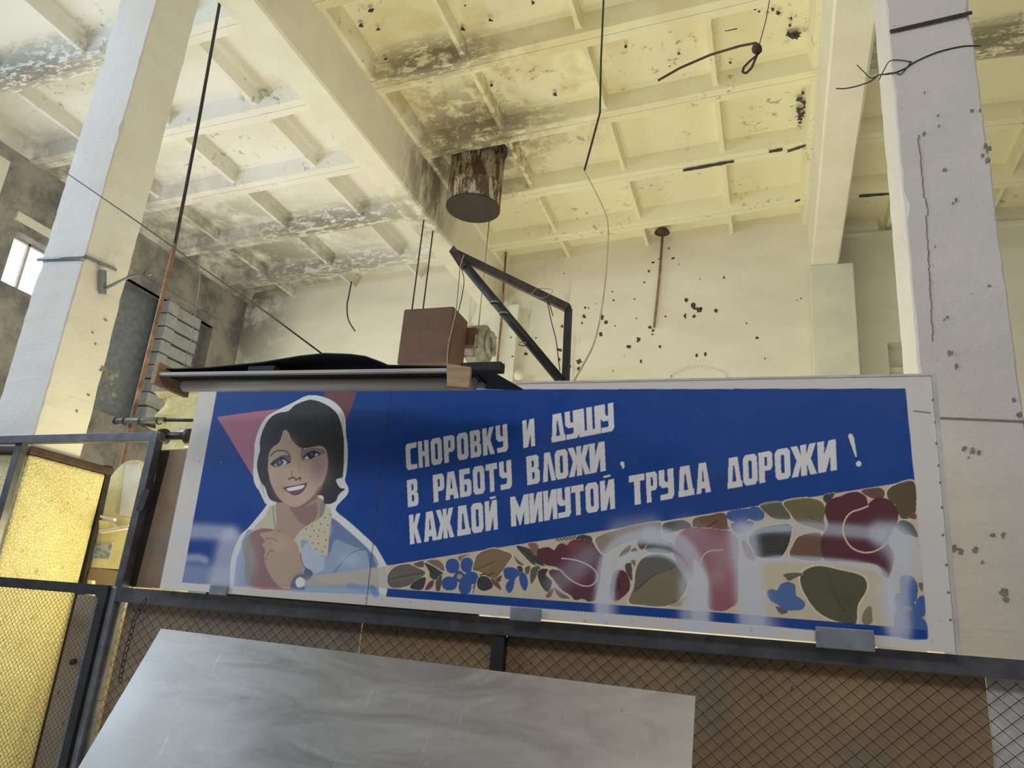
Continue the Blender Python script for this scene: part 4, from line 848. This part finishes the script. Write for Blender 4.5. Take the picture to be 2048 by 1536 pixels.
# upper left frame and gate with fine netting
fr = thing('steel_portal', (-4.5, YP, -1.6), 'tall grey angle-steel frame standing left of the banner', 'frame')
rt = 1.0
def bb(nm, p, q, w_, h_, m, par): return part(nm, MB().bar(p, q, w_, h_), M[m], par, bevel=.003)
bb('top_rail', AY(-70, 882, 3.7), AY(325, 874, 3.7), .05, .055, 'steel', fr)
bb('post', AY(316, 868, 3.7), AY(190, 1400, 3.7), .055, .06, 'steel', fr)
bb('post', AY(190, 1400, 3.7), (AY(190, 1400, 3.7).x + .02, 3.7, -1.6), .055, .06, 'steel', fr)
bb('side_post', AY(45, 885, 3.72), AY(-25, 1130, 3.72), .06, .05, 'steel', fr)
part('bolt_lug', MB().bar(AY(296, 978, 3.68), AY(280, 1022, 3.68), .05, .02), M['dark'], fr)
gate = thing('netting_gate', (-4.4, 3.64, -1.6), 'dark steel gate frame filled with fine diamond netting at the lower left', 'gate')
g0 = AY(-60, 1176, 3.64); g1 = AY(216, 1194, 3.64)
zg = .035
part('top_bar', MB().bar((g0.x, 3.64, zg), (g1.x, 3.64, zg), .04, .058, (0, 0, 1)), M['dark'], gate)
part('stile', MB().bar((g1.x - .02, 3.64, zg + .02), (g1.x - .02, 3.64, -1.5), .055, .045), M['dark'], gate)
part('edge_strip', MB().bar((g1.x + .028, 3.66, 0), (g1.x + .028, 3.66, -1.5), .02, .02), M['wood'], gate)
part('bottom_bar', MB().bar((g0.x, 3.64, -1.5), (g1.x, 3.64, -1.5), .04, .05), M['dark'], gate)
netting('fine_netting', g0.x, g1.x - .04, -1.3, zg - .02, 3.635, .0235, .0012, gate, M['grille'], 1.0)
gb = thing('hardboard_strip', (-4.1, 3.95, -1.6), 'narrow brown board standing behind the right side of the gate', 'board')
part('sheet', MB().box((AY(140, 1250, 3.9).x, 3.9, -1.6), (AY(216, 1194, 3.9).x + .06, 3.915, .0)), M['hard2'], gb)
part('knob', MB().lathe((AY(137, 1322, 3.88).x + .05, 3.87, AY(137, 1322, 3.88).z), [(0, -.02), (.018, -.015), (.018, .01), (0, .012)], 12, 'Y'), M['dark'], gb)

ai = thing('angle_iron', AY(160, 1190, 4.58), 'black angle iron standing right beside the yellow column casing', 'iron')
q1 = AY(160, 1190, 4.58); part('bar', MB().bar(AY(216, 932, 4.58), (q1.x, 4.58, q1.z), .05, .05).bar((q1.x, 4.58, q1.z), (q1.x, 4.58, -1.6), .05, .05), M['dark'], ai)
# torn hardboard sheet behind the left end of the banner
tb = thing('brown_hardboard', (-3.5, 3.72, 0), 'stained brown hardboard panel with a torn dark edge, behind the left end of the banner', 'board')
A0 = [AY(u, v, 3.75) for u, v in ((322, 900), (420, 896), (400, 1180), (262, 1174))]
part('sheet', MB().prism(A0, (0, .012, 0)), M['hard2'], tb)
E_ = []; rnd = random.Random(5)
for i in range(15):
    t = i / 14; u = 330 - 68 * t; v = 902 + 270 * t; E_.append(AY(u - 10 + rnd.uniform(-3, 4), v, 3.742))
for i in range(15):
    t = 1 - i / 14; u = 330 - 68 * t; v = 902 + 270 * t; E_.append(AY(u + 8, v, 3.742))
mb = MB()
for i in range(14):
    a_, b_ = E_[i], E_[i + 1]; c_, d_ = E_[29 - i - 1], E_[29 - i]
    mb.hexa([a_, b_, c_, d_], [p + Vector((0, .006, 0)) for p in (a_, b_, c_, d_)])
part('torn_edge', mb, M['dark'], tb)

# ------------------------------------------------------------------ leaning aluminium sheet
sh = thing('metal_sheet', (-1.5, 2.9, -1.6), 'large scratched aluminium sheet leaning in front of the netting partition', 'sheet')
p_tl = AY(322, 1257, 3.05); p_tr = AY(1391, 1392, 3.05)
d1 = ray(155, 1536); d1 = d1 / d1.y
yb_ = p_tl.x / d1.x; p_l = d1 * yb_; dr = (p_l - p_tl)
dwn = dr / abs(dr.z)                                         # falls 1 m, comes forward
L = 1.42
mb = MB(); nx, nz = 48, 30; vs = []
for j in range(nz + 1):
    for i in range(nx + 1):
        s, t = i / nx, j / nz * L; p = p_tl.lerp(p_tr, s) + Vector((0, dwn.y, -1)) * t
        if i == nx: pass
        p.y += .004 * mnoise.noise(Vector((s * 3.1, t * 2.3, 4))) + (0.004 * math.sin(s * 7 + t * 1.5) * (1 - s)); vs.append(tuple(p))
mb.add(vs, [(j * (nx + 1) + i, (j + 1) * (nx + 1) + i, (j + 1) * (nx + 1) + i + 1, j * (nx + 1) + i + 1) for j in range(nz) for i in range(nx)], True)
o = part('sheet', mb, M['alu'], sh); mo = o.modifiers.new('thick', 'SOLIDIFY'); mo.thickness = .003; es = o.modifiers.new('edges', 'EDGE_SPLIT'); es.split_angle = math.radians(40)
mb = MB()
for k in range(6):
    u, v = [(305, 1290), (311, 1270), (955, 1338), (1370, 1408), (1376, 1420), (1379, 1440)][k]

# ------------------------------------------------------------------ hanging luminaire
lm = thing('strip_luminaire', (-2.2, 3.15, 1.14), 'long fluorescent reflector luminaire hung on wires along the top left edge of the banner', 'luminaire')
YF0, YF1 = 3.06, 3.30
fa = AY(318, 746, YF0); fb2 = AY(936, 736, YF0)
x0, x1 = fa.x * 1.0, fb2.x
zf = lambda x: 1.150 + .0 * x
def prof(x, z): return z
zA, zB = AY(318, 746, YF0).z, AY(936, 737, YF0).z
def zl(x): return zA + (zB - zA) * (x - x0) / (x1 - x0)
def strip(name, y0, y1, h0, h1, m):
    return part(name, MB().hexa([(x0, y0, zl(x0) + h0), (x1, y0, zl(x1) + h0), (x1, y1, zl(x1) + h0), (x0, y1, zl(x0) + h0)], [(x0, y0, zl(x0) + h1), (x1, y0, zl(x1) + h1), (x1, y1, zl(x1) + h1), (x0, y1, zl(x0) + h1)]), m, lm)
strip('near_rim', YF0, YF0 + .025, -.012, .004, M['lampgrey'])
strip('housing', YF0 + .02, YF1, .004, .012, M['dark'])
strip('far_rim', YF1 - .03, YF1, -.02, .012, M['lampgrey'])
mb = MB(); yc = (YF0 + YF1) / 2 + .03
mb.tube([(x0 + .05, yc, zl(x0) - .024), (x1 - .02, yc, zl(x1) - .024)], .034, 20); part('tube', mb, M['lampgrey'], lm)
for xx, w_ in ((x0 + .55, .16), (x0 + 1.75, .2)):
    part('lamp_holder', MB().box((xx, YF0 + .03, zl(xx) + .0), (xx + w_, YF0 + .09, zl(xx) + .04)), M['blackboard'], lm)
part('end_plate', MB().box((x0 - .035, YF0 - .01, zl(x0) - .06), (x0 - .005, YF1 + .01, zl(x0) + .06)), M['wood'], lm)
ep = [AY(893, 727, YF0 - .01), AY(941, 734, YF0 - .01), AY(938, 775, YF0 - .01), AY(894, 772, YF0 - .01)]
part('end_plate', MB().prism(ep, (0, .02, 0)), M['wood'], lm, label='tan plywood plate on the right end')
bd = thing('black_board', (-2.1, 3.2, 1.25), 'warped matt black board lying arched across the strip luminaire', 'board')
prof_ = [(330, 744), (415, 741), (520, 731), (600, 718), (648, 713), (700, 715), (729, 719), (762, 731), (775, 737), (880, 739), (967, 741)]
near_ = [AY(u, v, 3.10) + Vector((0, 0, .014)) for u, v in prof_]
vs = []; n = len(near_)
for p in near_: vs += [p, p + Vector((.10, .30, -.015)), p + Vector((.10, .30, -.009)), p + Vector((0, 0, .006))]
mb = MB(); mb.add(vs, [(i * 4 + k, (i + 1) * 4 + k, (i + 1) * 4 + (k + 1) % 4, i * 4 + (k + 1) % 4) for i in range(n - 1) for k in range(4)] + [(0, 1, 2, 3), tuple((n - 1) * 4 + k for k in (3, 2, 1, 0))])
part('sheet', mb, M['blackboard'], bd)

# steel bracket above the banner
bk_ = thing('steel_bracket', AY(1128, 765, YB + .05), 'triangular rusty steel bracket standing on the top edge of the banner', 'bracket')
YK = YB + .085
P0, P1, P2 = AY(912, 508, YK), AY(1137, 617, YK), AY(1131, 768, YK)
part('upper_arm', MB().bar(P0, P1, .044, .044, (0, 1, 0)), M['rust'], bk_)
part('upright', MB().bar(P1, P2, .036, .034, (0, 1, 0)), M['dark'], bk_)
part('diagonal_tube', MB().tube([AY(925, 525, YK - .015), AY(1122, 762, YK - .015)], .027, 14), M['dark'], bk_)
part('flared_end', MB().prism([AY(u, v, YK - .05) for u, v in ((898, 503), (907, 490), (922, 512), (932, 530), (918, 534), (908, 518))], (0, .05, 0)), M['rust'], bk_)
for u, v in ((990, 606), (1046, 688), (1008, 628)):
    c = AY(u, v, YK - .03); part('wire_tie', MB().lathe((c.x, c.y, c.z), [(.027, -.004), (.029, 0), (.027, .004)], 14), M['wirel'], bk_)
def wire(name, pts, r, m, label, n=6, sm=True):
    P = [Vector(p) for p in pts]
    if sm and len(P) > 2:
        o = []
        for i in range(len(P) - 1):
            a_, b_, c_, d_ = P[max(i - 1, 0)], P[i], P[i + 1], P[min(i + 2, len(P) - 1)]
            for k in range(n):
                t = k / n; o.append(.5 * (2 * b_ + (c_ - a_) * t + (2 * a_ - 5 * b_ + 4 * c_ - d_) * t * t + (3 * b_ - a_ - 3 * c_ + d_) * t ** 3))
        P = o + [P[-1]]
    return solo(name, MB().tube(P, r, 6), m, label, 'wire')
def px(l, Y): return [AY(u, v, Y) for u, v in l]
wire('hanging_wire', [AY(u, v, 3.63 - .09 * k) for k, (u, v) in enumerate([(928, 510), (920, 535), (918, 560), (912, 620), (906, 650), (897, 690), (894, 734)])], .0034, M['wirel'], 'pale twisted wire from the bracket tip down to the right end of the luminaire')
wire('hanging_wire', [AY(u, v, 3.60 - .10 * k) for k, (u, v) in enumerate([(924, 540), (928, 565), (920, 610), (908, 650), (899, 700), (895, 734)])], .0026, M['rust'], 'brown strand running beside the pale twisted wire under the bracket tip')
wire('loose_wire', px([(1062, 590), (1075, 577), (1105, 580), (1098, 590), (1085, 596), (1060, 588)], YK - .04), .0018, M['wirel'], 'thin pale wire curled over the upper arm of the bracket')
wire('loose_wire', px([(1094, 600), (1102, 640), (1112, 680), (1117, 720), (1120, 742)], YK - .04), .003, M['wire'], 'dark wire dangling inside the bracket triangle beside its upright')
wire('loose_wire', px([(1096, 598), (1106, 632), (1100, 612), (1092, 600)], YK - .045), .0025, M['wire'], 'short dark wire loop at the corner of the bracket')
wire('support_wire', [AY(124, 340, 3.72), AY(270, 440, 3.66), AY(400, 533, 3.5), AY(540, 630, 3.3), AY(646, 709, 3.2)], .005, M['wire'], 'long straight black guy wire from the left column down to the black board', sm=False)
wire('hanging_wire', px([(398, 531), (400, 560), (392, 620), (386, 660), (380, 690), (372, 715), (366, 744)], 3.22), .0022, M['wirel'], 'pale wire hanging from the guy wire to the left end of the luminaire')
wire('ceiling_cable', [AY(1208, -20, 6.0), AY(1202, 120, 6.0), AY(1200, 225, 6.0), AY(1184, 285, 6.0), AY(1169, 340, 6.0)], .011, M['wire'], 'black cable hanging from the roof in the middle bay', sm=False)
wire('ceiling_cable', [AY(1169, 342, 6.0), AY(1184, 370, 5.9), AY(1206, 415, 5.6), AY(1216, 450, 5.4), AY(1214, 520, 5), AY(1206, 600, 4.6), AY(1190, 680, 4.2), AY(1165, 732, 3.9), AY(1144, 768, 3.7)], .006, M['cable'], 'yellowed cable continuing from the black cable down to the banner')
wire('ceiling_cable', px([(703, 563), (698, 590), (694, 612), (697, 640), (710, 662)], 11.2), .014, M['wire'], 'short dark cable end curling down from the roof left of the brown box')
wire('loose_wire', px([(1962, 92), (1930, 92), (1890, 100), (1860, 110), (1830, 124), (1808, 138), (1780, 148), (1758, 150), (1742, 162), (1715, 172), (1690, 177), (1672, 177)], 4.096), .0042, M['wire'], 'twisted dark wire sticking out left across the right column')
wire('loose_wire', px([(1824, 124), (1800, 120), (1780, 122), (1768, 140), (1758, 160)], 4.095), .003, M['wire'], 'thin strand curling above the twisted wire on the right column')
wire('loose_wire', px([(1714, 130), (1728, 144), (1742, 156), (1760, 150), (1790, 145), (1802, 148), (1822, 124)], 4.095), .003, M['wire'], 'thin strand with a bent free tip left of the right column')
wire('hanging_wire', [AY(1541, -10, 4.6), AY(1532, 40, 4.6), AY(1519, 88, 4.6)], .0035, M['wire'], 'thin wire holding the looped metal strap', sm=False)
# metal strap with a loop
st = thing('metal_strap', AY(1318, 160, 4.6), 'thin dark metal strap with a looped end hanging from a wire under the ceiling', 'strap')
def ribbon(pts, w_, th, up): 
    mb = MB()
    for a_, b_ in zip(pts[:-1], pts[1:]): mb.bar(a_, b_, w_, th, up)
    return mb
part('strap', ribbon(px([(1316, 161), (1360, 136), (1420, 110), (1480, 92), (1512, 86), (1521, 92)], 4.6), .02, .006, (0, 0, 1)), M['rust'], st)
part('loop', ribbon(px([(1521, 92), (1522, 102), (1512, 112), (1500, 122), (1488, 134), (1485, 144), (1492, 147), (1503, 136), (1510, 120), (1518, 100)], 4.58), .016, .005, (0, 1, 0)), M['rust'], st)
c = AY(1513, 98, 4.57); part('knot', MB().lathe((c.x, c.y, c.z), [(.0, -.03), (.03, -.02), (.034, 0), (.03, .02), (0, .03)], 14, 'Y'), M['rust'], st)

# ------------------------------------------------------------------ roof duct, brown box, fan
du = thing('roof_duct', (-4.12, 9.2, 5.95), 'rusty round duct stub with peeling paint hanging under the stained ceiling beside the beam', 'duct')
cb = AY(946, 418, 9.3); R_ = .41
mb = MB(); prof2 = [(R_ - .004, .012), (R_, .012), (R_, .34), (R_ + .006, .345), (R_ + .006, .36), (R_, .365), (R_, 1.35)]
mb.lathe((cb.x, 9.3, cb.z), prof2, 48); part('shell', mb, M['cyl'], du)
part('bottom_plate', MB().lathe((cb.x, 9.3, cb.z), [(0, 0), (R_ + .004, 0), (R_ + .004, .02), (0, .02)], 48, smooth=False), M['ductend'], du)
part('collar', MB().lathe((cb.x, 9.3, cb.z + 1.02), [(R_, 0), (R_ + .03, .0), (R_ + .03, .05), (R_, .05)], 48), M['rust'], du)
hx = thing('heater_box', (-4.7, 9.6, 3.4), 'plain brown sheet-steel box hanging before the far wall beside the fan', 'box')
q_ = [AY(806, 618, 9.2), AY(906, 611, 9.2), AY(906, 611, 9.2), AY(806, 618, 9.2)]
X0, X1, ZT, ZB = -5.105, -4.30, 4.385, 3.52   # box
part('casing', MB().box((X0, 9.2, ZB), (X1, 9.78, ZT)), M['brownbox'], hx, bevel=.03)
rod_x = AY(836, 600, 9.5).x
for yy in (9.35, 9.7): part('hanger_rod', MB().tube([(rod_x, yy, 4.3), (rod_x, yy, zr(rod_x) + .02)], .012, 6), M['rust'], hx)
fn = thing('centrifugal_fan', (-4.1, 10.3, 3.3), 'grimy grey centrifugal fan bolted beside the brown box', 'fan')
fc = AY(950, 682, 10.1)
mb = MB(); mb.lathe((fc.x - .02, 10.25, fc.z), [(.0, -.16), (.24, -.16), (.30, -.13), (.30, .16), (.24, .18), (0, .18)], 28, 'X'); part('volute', mb, M['fan'], fn)
part('inlet_ring', MB().lathe((fc.x + .18, 10.25, fc.z), [(.14, 0), (.20, .0), (.20, .05), (.14, .05), (.14, 0)], 24, 'X'), M['fan'], fn)
part('motor', MB().box((fc.x - .14, 9.86, fc.z - .16), (fc.x + .10, 10.05, fc.z + .12)), M['brownbox'], fn)
part('hanger_rod', MB().tube([(fc.x - .03, 10.25, fc.z + .25), (fc.x - .03, 10.25, zr(fc.x) + .02)], .010, 6), M['wirel'], fn)
fr_ = MB()
for (a_, b_) in (((-.2, 9.82, -.1), (-.2, 9.82, -.36)), ((.13, 9.82, -.02), (.13, 9.82, -.36)), ((-.2, 9.82, -.36), (.13, 9.82, -.36)), ((-.2, 9.82, -.36), (-.05, 10.2, -.52)), ((.13, 9.82, -.36), (.3, 10.2, -.56))):
    fr_.bar((fc.x + a_[0], a_[1], fc.z + a_[2]), (fc.x + b_[0], b_[1], fc.z + b_[2]), .03)
part('support_frame', fr_, M['fan'], fn)
part('base_duct', MB().box((fc.x - .06, 10.2, fc.z - .85), (fc.x + .28, 10.6, fc.z - .45)), M['fan'], fn, bevel=.01)
# pipe conduits on the far wall
for (uv, nm, lb) in (([(1012, 505), (1008, 560), (1003, 640), (997, 700), (993, 745)], 'conduit_pipe', 'rusty vertical conduit on the far wall beside the beam end'), ([(1325, 472), (1320, 540), (1314, 600), (1308, 655)], 'conduit_pipe', 'thin chipped conduit running down the far wall from a ceiling rose')):
    o = solo(nm, MB().tube([AY(u, v, 12.3 if u < 1200 else 12.55) for u, v in uv], .022, 8), M['rustpipe'] if u < 1200 else M['cable'], lb, 'pipe')
c = AY(1324, 472, 12.3)
solo('ceiling_rose', MB().lathe((c.x, c.y, zr(c.x) + .1), [(.0, 0), (.14, 0), (.10, .06), (0, .08)], 20), M['rust'], 'small rusty ceiling rose above the thin conduit', 'ceiling rose')
c = AY(1036, 700 + 48, 12.3)
solo('ceiling_rose', MB().lathe((c.x, 12.34, c.z), [(.0, -.05), (.08, -.03), (.1, .02)], 16, 'Y'), M['pilaster'], 'small round boss low on the far wall beside the narrow pilaster', 'boss')

# ------------------------------------------------------------------ pipes and odds and ends at the left
pp = thing('vertical_pipe', AY(265, 830, 4.7), 'long thin vertical pipe, dark above and rusty below, right of the left column', 'pipe')
part('upper_length', MB().tube([AY(454, -75, 4.95), AY(396, 250, 4.95), AY(350, 490, 4.95)], .016, 10), M['dark'], pp)
part('lower_length', MB().tube([AY(350, 488, 4.95), AY(318, 620, 4.95), AY(266, 830, 4.95), AY(240, 950, 4.95), Vector((AY(240, 950, 4.95).x, 4.95, -1.6))], .02, 10), M['rustpipe'], pp)
hp = thing('lagged_pipe', AY(300, 842, 4.90), 'dark lagged horizontal pipe bound with wire, left of the banner top', 'pipe')
part('lagging', MB().tube([AY(228, 842, 4.90), AY(330, 840, 4.90)], .026, 14), M['greypipe'], hp)
part('bare_length', MB().tube([AY(330, 840, 4.90), AY(420, 841, 4.90)], .014, 12), M['dark'], hp)
for u in (232, 250, 282, 318): c = AY(u, 842, 4.90); part('band', MB().lathe((c.x, c.y, c.z), [(.027, -.008), (.033, -.006), (.033, .006), (.027, .008)], 14, 'X'), M['dark'], hp)
fp = thing('flanged_pipe', AY(360, 872, 4.2), 'short black flanged pipe joining the frame corner to the banner edge', 'pipe')
part('tube', MB().tube([AY(322, 872, 3.76), AY(400, 872, 3.76)], .026, 14), M['dark'], fp)
for u in (326, 380): c = AY(u, 873, 3.76); part('flange', MB().lathe((c.x, c.y, c.z), [(.0, -.02), (.05, -.02), (.05, .02), (0, .02)], 20, 'X'), M['dark'], fp)
for k, (p, lb, mm) in enumerate([([(290, 852), (330, 862), (345, 866), (300, 858)], 'curved yellow slat between the two black pipes', 'paleyellow'), ([(330, 862), (378, 852), (379, 857), (332, 868)], 'white slat crossing above the flanged pipe', 'white'),
                                 ([(340, 880), (352, 878), (382, 892), (366, 893)], 'bright yellow slat under the flanged pipe', 'paleyellow'), ([(356, 876), (384, 884), (392, 892), (384, 892)], 'second bright yellow slat under the flanged pipe, nearest the banner', 'paleyellow'),
                                 ([(200, 1030), (227, 1036), (226, 1042), (200, 1035)], 'topmost white slat of the pile above the picture card', 'white'), ([(198, 1040), (222, 1044), (236, 1060), (198, 1058)], 'broad yellow slat in the pile above the picture card', 'paleyellow'),
                                 ([(196, 1060), (256, 1050), (258, 1056), (200, 1066)], 'white slat lying lowest above the picture card', 'white'), ([(176, 1160), (184, 1161), (183, 1190), (128, 1560), (118, 1560), (174, 1190)], 'long upright yellow slat rising just above the gate top', 'paleyellow')]):
    solo('wooden_slat', MB().prism([AY(u, v, 4.565 - .012 * k) for u, v in p], (0, .03, 0)), M[mm], lb, 'slat', 'slats piled beside the left column')
cr_ = thing('packing_crate', AY(210, 1150, 4.9), 'dull brown wooden crate under the cream carton, left of the frame post', 'crate')
ca, cb_ = AY(176, 1135, 4.60), AY(252, 1141, 4.60)
for k in range(4): part('plank', MB().box((ca.x + .035, 4.58, -1.6 + k * (cb_.z + 1.595) / 4 + .006), (cb_.x + .12, 4.88, -1.6 + (k + 1) * (cb_.z + 1.595) / 4)), M['hard2'], cr_, bevel=.004)
bx_ = thing('carton', AY(215, 1140, 4.7), 'cream carton with a faded bluish picture card on its front, left of the frame post', 'carton')
part('box', MB().prism([AY(u, v, 4.60) for u, v in ((193, 1064), (262, 1058), (250, 1140), (176, 1134))], (0, .12, 0)), M['paleyellow'], bx_)
def m_card():
    t = NT('faded_picture_card'); n = t.noise(16, 4, .6, (1, 1, 3)); return t.out(t.mix(t.ramp(n, .4, .62), (.20, .27, .36), (.52, .55, .60)), .6)
M['card'] = m_card()
part('picture_card', MB().prism([AY(u, v, 4.594) for u, v in ((190, 1086), (225, 1085), (218, 1117), (184, 1115))], (0, .005, 0)), M['card'], bx_)
cn = thing('plastic_canister', AY(248, 960, 4.6), 'dull yellow plastic canister with a tall neck behind the frame post', 'canister')
part('body', MB().prism([AY(u, v, 4.74) for u, v in spl([(216, 965), (232, 940), (256, 922), (284, 924), (290, 960), (280, 1000), (254, 1134), (215, 1134), (205, 1060), (212, 995)], 4)], (0, .13, 0)), M['paleyellow'], cn)
part('label_sheet', MB().prism([AY(u, v, 4.725) for u, v in ((252, 930), (278, 928), (282, 968), (262, 1034), (238, 1030), (246, 972))], (0, .01, 0)), M['white'], cn, label='white paper label')
bt = thing('white_batten', AY(290, 1000, 3.95), 'narrow torn white batten showing between the frame post and the hardboard panel', 'batten')
part('strip', MB().prism([AY(u, v, 4.0) for u, v in ((308, 928), (318, 928), (312, 960), (300, 1000), (290, 1050), (280, 1110), (268, 1176), (180, 1536), (170, 1536), (258, 1176), (272, 1100), (284, 1050), (296, 985))], (0, .01, 0)), M['paleyellow'], bt)
sw = thing('broken_masonry', (-9.4, 8, -1.6), 'rough yellow broken masonry bank low behind the left end of the banner', 'masonry')
mb = MB(); nx2, nz2 = 26, 14; pts = []
for j in range(nz2 + 1):
    for i in range(nx2 + 1):
        u = 322 + 130 * i / nx2; v = 782 + 58 * j / 9; p = AY(u, v, 7.6 + .3 * (1 - j / nz2))
        if j > 9: q9 = AY(u, 840, 7.6); p = Vector((q9.x, 7.6, q9.z + (-1.6 - q9.z) * (j - 9) / (nz2 - 9)))
        n_ = mnoise.noise(p * 3.0); n2_ = mnoise.noise(p * 9.0); pts.append(p + Vector((0, n_ * .25 + n2_ * .1, (n_ * .1 + n2_ * .05) if j < nz2 else 0)))
mb.add(pts, [(j * (nx2 + 1) + i, (j + 1) * (nx2 + 1) + i, (j + 1) * (nx2 + 1) + i + 1, j * (nx2 + 1) + i + 1) for j in range(nz2) for i in range(nx2)])
part('rubble_face', mb, M['plinth'], sw)
